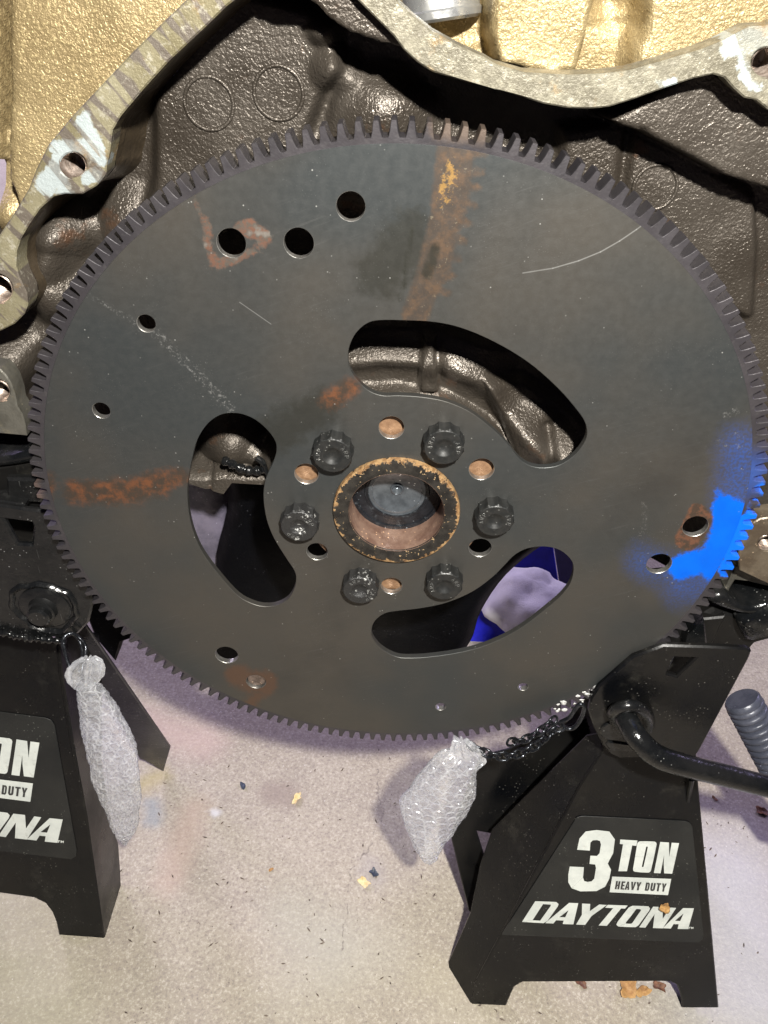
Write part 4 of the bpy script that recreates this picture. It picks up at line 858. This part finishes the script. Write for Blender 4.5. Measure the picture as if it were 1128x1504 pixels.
tube('weld_bead', wv, [.0022+.0007*math.sin(i*1.9)+.0004*math.sin(i*.7) for i in range(len(wv))], M_blackold, SLT, n=12)
SDL = bpy.data.objects.new('saddle', None); COL.objects.link(SDL); SDL.parent = SLT
pxslab('saddle_rim', smooth_loop([(-70, 668), (0, 672), (38, 664), (52, 668), (50, 678), (0, 686), (-70, 686)], 3), [], .030, .035, M_blackold, SDL, chamfer=.0015, smooth=60)
pxslab('saddle_body', [(-80, 683), (0, 684), (46, 676), (62, 690), (66, 742), (82, 752), (-80, 742)], [], .034, .05, M_black, SDL, chamfer=.002)
pxslab('saddle_lug', [(8, 703), (60, 704), (64, 728), (60, 740), (10, 738)], [], .028, .006, M_blackold, SDL, chamfer=.0015)
pxslab('saddle_lug', [(-60, 738), (0, 736), (36, 742), (36, 750), (0, 748), (-60, 746)], [], .022, .012, M_blackold, SDL, chamfer=.0012)
# ------------------------------------------------------------------ chain, rings
def link_data(a, b, rx, r, roll):
    a = Vector(a); b = Vector(b); c = (a+b)/2; t = (b-a).normalized(); L_ = (b-a).length/2; s0 = t.cross(Vector((0, 1, 0))).normalized(); s1 = t.cross(s0)
    s = s0*math.cos(roll)+s1*math.sin(roll); pts = []
    for i in range(22):
        q = 2*math.pi*i/22; x = math.cos(q); y = math.sin(q); pts.append(c+t*(L_*(1 if x > 0 else -1)*abs(x)**.7)+s*rx*(1 if y > 0 else -1)*abs(y)**.9)
    return tube_data(pts, r, 8, True)
CH = thing('pin_chain', 'thin black steel chain draped from the right stand head to the bubble wrap bag', 'chain')
cp_ = smooth_line([P3(686, 1092, -.012), P3(704, 1102, -.014), P3(735, 1112, -.016), P3(765, 1106, -.016), P3(792, 1092, -.014), P3(812, 1072, -.012), P3(828, 1066, -.010)], 40)
cum = np.concatenate([[0], np.cumsum(np.linalg.norm(np.diff(cp_, axis=0), axis=1))]); tot = cum[-1]; nl = 13
at_ = lambda s: [float(np.interp(s, cum, cp_[:, k])) for k in range(3)]
for i in range(nl):
    s0 = tot*i/nl-.0012; s1 = tot*(i+1)/nl+.0012
    v, f = link_data(at_(max(0, s0)), at_(min(tot, s1)), .0031, .00085, .3 if i % 2 else 1.5); mesh('link', v, f, M_chain, CH, smooth=True)
cp2 = smooth_line([P3(745, 1090, -.012), P3(765, 1088, -.014), P3(785, 1080, -.014), P3(800, 1068, -.012), P3(818, 1054, -.010)], 40)
cum2 = np.concatenate([[0], np.cumsum(np.linalg.norm(np.diff(cp2, axis=0), axis=1))])
for i in range(7):
    s0, s1 = cum2[-1]*i/7-.001, cum2[-1]*(i+1)/7+.001; g = lambda s: [float(np.interp(s, cum2, cp2[:, k])) for k in range(3)]
    v, f = link_data(g(max(0, s0)), g(s1), .003, .0008, .4 if i % 2 else 1.4); mesh('link', v, f, M_chain, CH, smooth=True)
rp_ = [P3(x, y, -.010) for x, y in [(822, 1062), (832, 1070), (844, 1068), (854, 1054), (858, 1040), (853, 1034), (846, 1040), (836, 1054)]]
v, f = tube_data(smooth_loop(rp_, 4), .0013, 10, True); mesh('ring', v, f, M_chain, CH, smooth=True)
RG = thing('split_ring', 'black wire ring through the left stand head holding the long bubble wrap bag', 'ring')
r1 = smooth_loop([P3(92, 940, .004), P3(96, 962, .000), P3(104, 982, -.004), P3(118, 988, -.006), P3(122, 975, -.002), P3(126, 952, .004), P3(118, 938, .008), P3(104, 930, .008)], 5)
v, f = tube_data([tuple(p) for p in r1], .0011, 10, True); mesh('wire', v, f, M_chain, RG, smooth=True)
r2 = smooth_loop([P3(95, 936, .006), P3(94, 950, .002), P3(100, 974, -.002), P3(112, 985, -.005), P3(116, 986, -.006), P3(121, 960, .004), P3(116, 940, .010), P3(104, 930, .010)], 5)
v, f = tube_data([tuple(p) for p in r2], .0010, 10, True); mesh('wire', v, f, M_chain, RG, smooth=True)
# ------------------------------------------------------------------ bubble wrap bags
def bag(name, rows, Y, label, thickness, neck, seed):
    nr, nu = 230, 150; film = []
    rows = np.array([[*a, *b] for a, b in rows], float); R = smooth_line(rows, 20); idx = np.linspace(0, len(R)-1, nr)
    Ri = np.stack([np.interp(idx, np.arange(len(R)), R[:, k]) for k in range(4)], 1); v = []; f = []; s = 0; prev = None
    Ls = [atY(r[0], r[1], Y) for r in Ri]; Rs = [atY(r[2], r[3], Y) for r in Ri]
    for i in range(nr):
        a, b = Ls[i], Rs[i]; c = (a+b)/2; wv_ = (b-a); w = np.linalg.norm(wv_)/2; wd = wv_/(2*w+1e-9)
        if prev is not None: s += np.linalg.norm(c-prev)
        prev = c; t = i/(nr-1); body = float(sstep(np.array((t-neck)/.12))); tip = min(1, (1-t)/.12+.15)
        th = min(w*.8, thickness*(.35+.35*body))*tip
        for j in range(nu):
            q = 2*math.pi*j/nu; x = math.cos(q); y = math.sin(q); circ_u = (w*.95*q)
            # bubbles in a hexagonal pattern over the sheet
            pitch = .0078; u_ = circ_u/pitch; v_ = s/(pitch*.87); row = round(v_); uu = u_-(row % 2)*.5; du = uu-round(uu); dv_ = (v_-row)*.87
            rr = math.hypot(du, dv_); bub = max(0, 1-(rr/.46)**2)**.5*body*min(1, (1-t)*9)
            wr = mnoise.noise(Vector((a[0]*60+x*1.1, s*75, y*1.3+seed)))*.0024+mnoise.noise(Vector((x*4, s*260, y*4+seed)))*.0004*(1+3*(1-body))
            pleat = .0012*math.sin(q*9+seed)*(1-body)
            rad = bub*.0008+wr*.55+pleat; film.append((.38+1.5*math.exp(-((rr-.43)/.08)**2)*body+.5*(1-body))*(.75+.5*mnoise.noise(Vector((x*3, s*60, y*3+seed)))))
            p = c+wd*(w*x*1.0+rad*x)+np.array([0, -1, 0])*((th*y)+rad*(y if abs(y) > .1 else .1)); v.append(p)
    for i in range(nr-1):
        for j in range(nu): k = (j+1) % nu; f.append((i*nu+j, i*nu+k, (i+1)*nu+k, (i+1)*nu+j))
    f.append(tuple(range(nu))); f.append(tuple(range((nr-1)*nu, nr*nu))[::-1])
    o = mesh(name, v, f, M_bag, None, smooth=True); bm = bmesh.new(); bm.from_mesh(o.data); bmesh.ops.recalc_face_normals(bm, faces=bm.faces); bm.to_mesh(o.data); bm.free()
    at_f = o.data.attributes.new('film', 'FLOAT', 'POINT'); at_f.data.foreach_set('value', np.array(film, np.float32))
    return tag(o, label, 'bubble wrap', 'bubble wrap bags hanging from the jack stands')
bag('bubble_wrap_bag', [((120, 968), (138, 967)), ((106, 976), (149, 974)), ((99, 988), (151, 988)), ((103, 1003), (146, 999)), ((114, 1008), (142, 1006)), ((114, 1020), (155, 1018)), ((117, 1045), (172, 1043)), ((121, 1075), (191, 1073)), ((126, 1100), (200, 1098)), ((133, 1130), (204, 1130)),
                        ((142, 1160), (206, 1160)), ((155, 1190), (204, 1188)), ((167, 1218), (200, 1216)), ((177, 1234), (191, 1231)), ((182, 1242), (185, 1242))], -.006, 'long narrow clear bubble wrap bag hanging beside the left jack stand', .008, .16, 1.0)
bag('bubble_wrap_bag', [((668, 1087), (692, 1092)), ((664, 1096), (706, 1104)), ((662, 1104), (714, 1118)), ((648, 1108), (700, 1130)), ((622, 1133), (697, 1156)), ((604, 1154), (696, 1174)), ((590, 1174), (686, 1192)), ((590, 1194), (675, 1208)),
                        ((598, 1217), (662, 1226)), ((608, 1242), (649, 1243)), ((620, 1261), (640, 1260)), ((630, 1270), (634, 1269))], -.016, 'wide clear bubble wrap bag hanging on the chain left of the right jack stand', .010, .16, 5.0)
# ------------------------------------------------------------------ ribbed grip at the right edge
GR = thing('ribbed_bar', 'dark ribbed handle grip leaning up at the right edge of the photo', 'bar')
ga, gb = Vector(atY(1090, 1028, .06)), Vector(atY(1190, 1218, .02)); ax = (gb-ga).normalized(); Lg = (gb-ga).length; gr = .0125
prof = [(0, -.001), (gr*.9, -.001), (gr*1.0, .0006), (gr, .003)]; s = .004
while s < Lg: prof += [(gr*.98, s), (gr*1.04, s+.0010), (gr*1.04, s+.0026), (gr*.98, s+.0036), (gr*.86, s+.0039), (gr*.86, s+.0052)]; s += .0056
prof += [(0, s)]
lathe('grip', prof, ga, M_rubber, GR, n=48, axis=ax, angle=45)
lathe('rod', [(0, 0), (.008, 0), (.008, .25), (0, .25)], gb+ax*.002, M_blackold, GR, n=24, axis=ax)
# ------------------------------------------------------------------ leaves and chips
def leaf(name, cx, cy, r_px, Z, mat, label, cat, seed, tilt=None, lobes=5, plane=None, group=None):
    rnd = random.Random(seed)
    c = atZ(cx, cy, Z) if plane is None else atP(cx, cy, plane[0], plane[3])-plane[3]*.002
    e = atZ(cx+r_px, cy, Z) if plane is None else atP(cx+r_px, cy, plane[0], plane[3]); R = abs(e[0]-c[0])
    U = np.array([1., 0, 0]) if plane is None else plane[1]; V = np.array([0, 1., 0]) if plane is None else plane[2]; N = np.array([0, 0, 1.]) if plane is None else -plane[3]
    n = 40; rings = 5; top = [];
    ph = rnd.uniform(0, 6); el = rnd.uniform(.45, .8); ar = rnd.uniform(0, 3)
    def P_(k, i):
        t = 2*math.pi*i/n; rr = R*k/rings*(.78+.15*math.cos(lobes*t+ph)+.16*mnoise.noise(Vector((math.cos(t)*2.2, math.sin(t)*2.2, seed)))+.10*mnoise.noise(Vector((math.cos(t)*6, math.sin(t)*6, seed)))); x = rr*math.cos(t); y = rr*math.sin(t)*el
        x, y = x*math.cos(ar)-y*math.sin(ar), x*math.sin(ar)+y*math.cos(ar)
        z = .0008+R*.32*(k/rings)**1.5*(.5+.5*math.sin(2*t+seed))+R*.10*mnoise.noise(Vector((x/R*2, y/R*2, seed)))
        return x, y, max(z, .0004)
    v = [c+N*.0012]; 
    for k in range(1, rings+1):
        for i in range(n): x, y, z = P_(k, i); v.append(c+U*x+V*y+N*z)
    m = len(v); v += [p-N*.0003 for p in v]; f = []
    for i in range(n):
        j = (i+1) % n; f.append((0, 1+i, 1+j)); f.append((m, m+1+j, m+1+i))
        for k in range(rings-1): a = 1+k*n; f.append((a+i, a+n+i, a+n+j, a+j)); f.append((m+a+i, m+a+j, m+a+n+j, m+a+n+i))
        a = 1+(rings-1)*n; f.append((a+i, m+a+i, m+a+j, a+j))
    o = mesh(name, v, f, mat, None, smooth=True); return tag(o, label, cat, group)
leaf('dry_leaf', 922, 1451, 24, FZ, M_leaf, 'largest curled tan leaf on the floor under the right stand arch', 'leaf', 3, lobes=4)
leaf('dry_leaf', 944, 1457, 15, FZ, M_leaf, 'small tan leaf piece just right of the largest leaf under the right stand', 'leaf', 9, lobes=3)
leaf('dry_leaf', 853, 1444, 11, FZ, M_leafd, 'small brown leaf at the left of the right stand arch', 'leaf', 5, lobes=3)
leaf('dry_leaf', 968, 1450, 12, FZ, M_leafd, 'dark red leaf scrap right of the tan leaf under the right stand', 'leaf', 11, lobes=4)
leaf('dry_leaf', 975, 1327, 13, FZ, M_leaf, 'small orange leaf lying on the lettering of the right label', 'leaf', 21, lobes=3, plane=(frR[0]-frR[3]*.0015, *frR[1:]))
leaf('dry_leaf', 1050, 1174, 6, FZ, M_leafd, 'tiny reddish leaf scrap on the floor below the lever', 'leaf', 15, lobes=3)
leaf('dry_leaf', 1119, 1193, 11, FZ, M_leafd, 'reddish leaf scrap on the floor at the right edge below the lever', 'leaf', 17, lobes=4)
leaf('paint_chip', 436, 1174, 13, FZ, M_chipy, 'pale yellow flake beside the round stain on the floor', 'flake', 31, lobes=5)
leaf('paint_chip', 535, 1297, 12, FZ, M_chipy, 'orange yellow flake on the floor next to the black chip', 'flake', 33, lobes=4)
leaf('paint_chip', 549, 1283, 9, FZ, M_chipb, 'small black chip on the floor above the orange flake', 'chip', 35, lobes=4)
leaf('paint_chip', 357, 1155, 9, FZ, M_chipb, 'blue black oval chip on the floor left of the yellow flake', 'chip', 37, lobes=2)
leaf('paint_chip', 398, 1278, 5, FZ, M_leaf, 'tiny orange chip alone in the middle of the floor', 'chip', 39, lobes=3)
# loose grit
gvv = []; gff = []
for i in range(280):
    x, y = rng.uniform(170, 1128), rng.uniform(1100, 1504); c = atZ(x, y, FZ); r = rng.choice([.0005, .0007, .0011]); a = rng.uniform(0, 6); o_ = len(gvv); l = rng.uniform(1, 2.6)
    for dx, dy, dz in ((-1, 0, 0), (0, -.6, 0), (1, 0, 0), (0, .6, 0), (0, 0, .8)):
        X = dx*r*l; Y_ = dy*r; gvv.append((c[0]+X*math.cos(a)-Y_*math.sin(a), c[1]+X*math.sin(a)+Y_*math.cos(a), FZ+.0001+dz*r))
    gff += [(o_, o_+1, o_+4), (o_+1, o_+2, o_+4), (o_+2, o_+3, o_+4), (o_+3, o_, o_+4)]
g_ = mesh('grit', gvv, gff, mk_simple('grit_dark', (.06, .045, .04), (.16, .12, .09), (.5, .8)), None); tag(g_, 'fine dark grit scattered on the concrete floor', 'grit', kind='stuff')
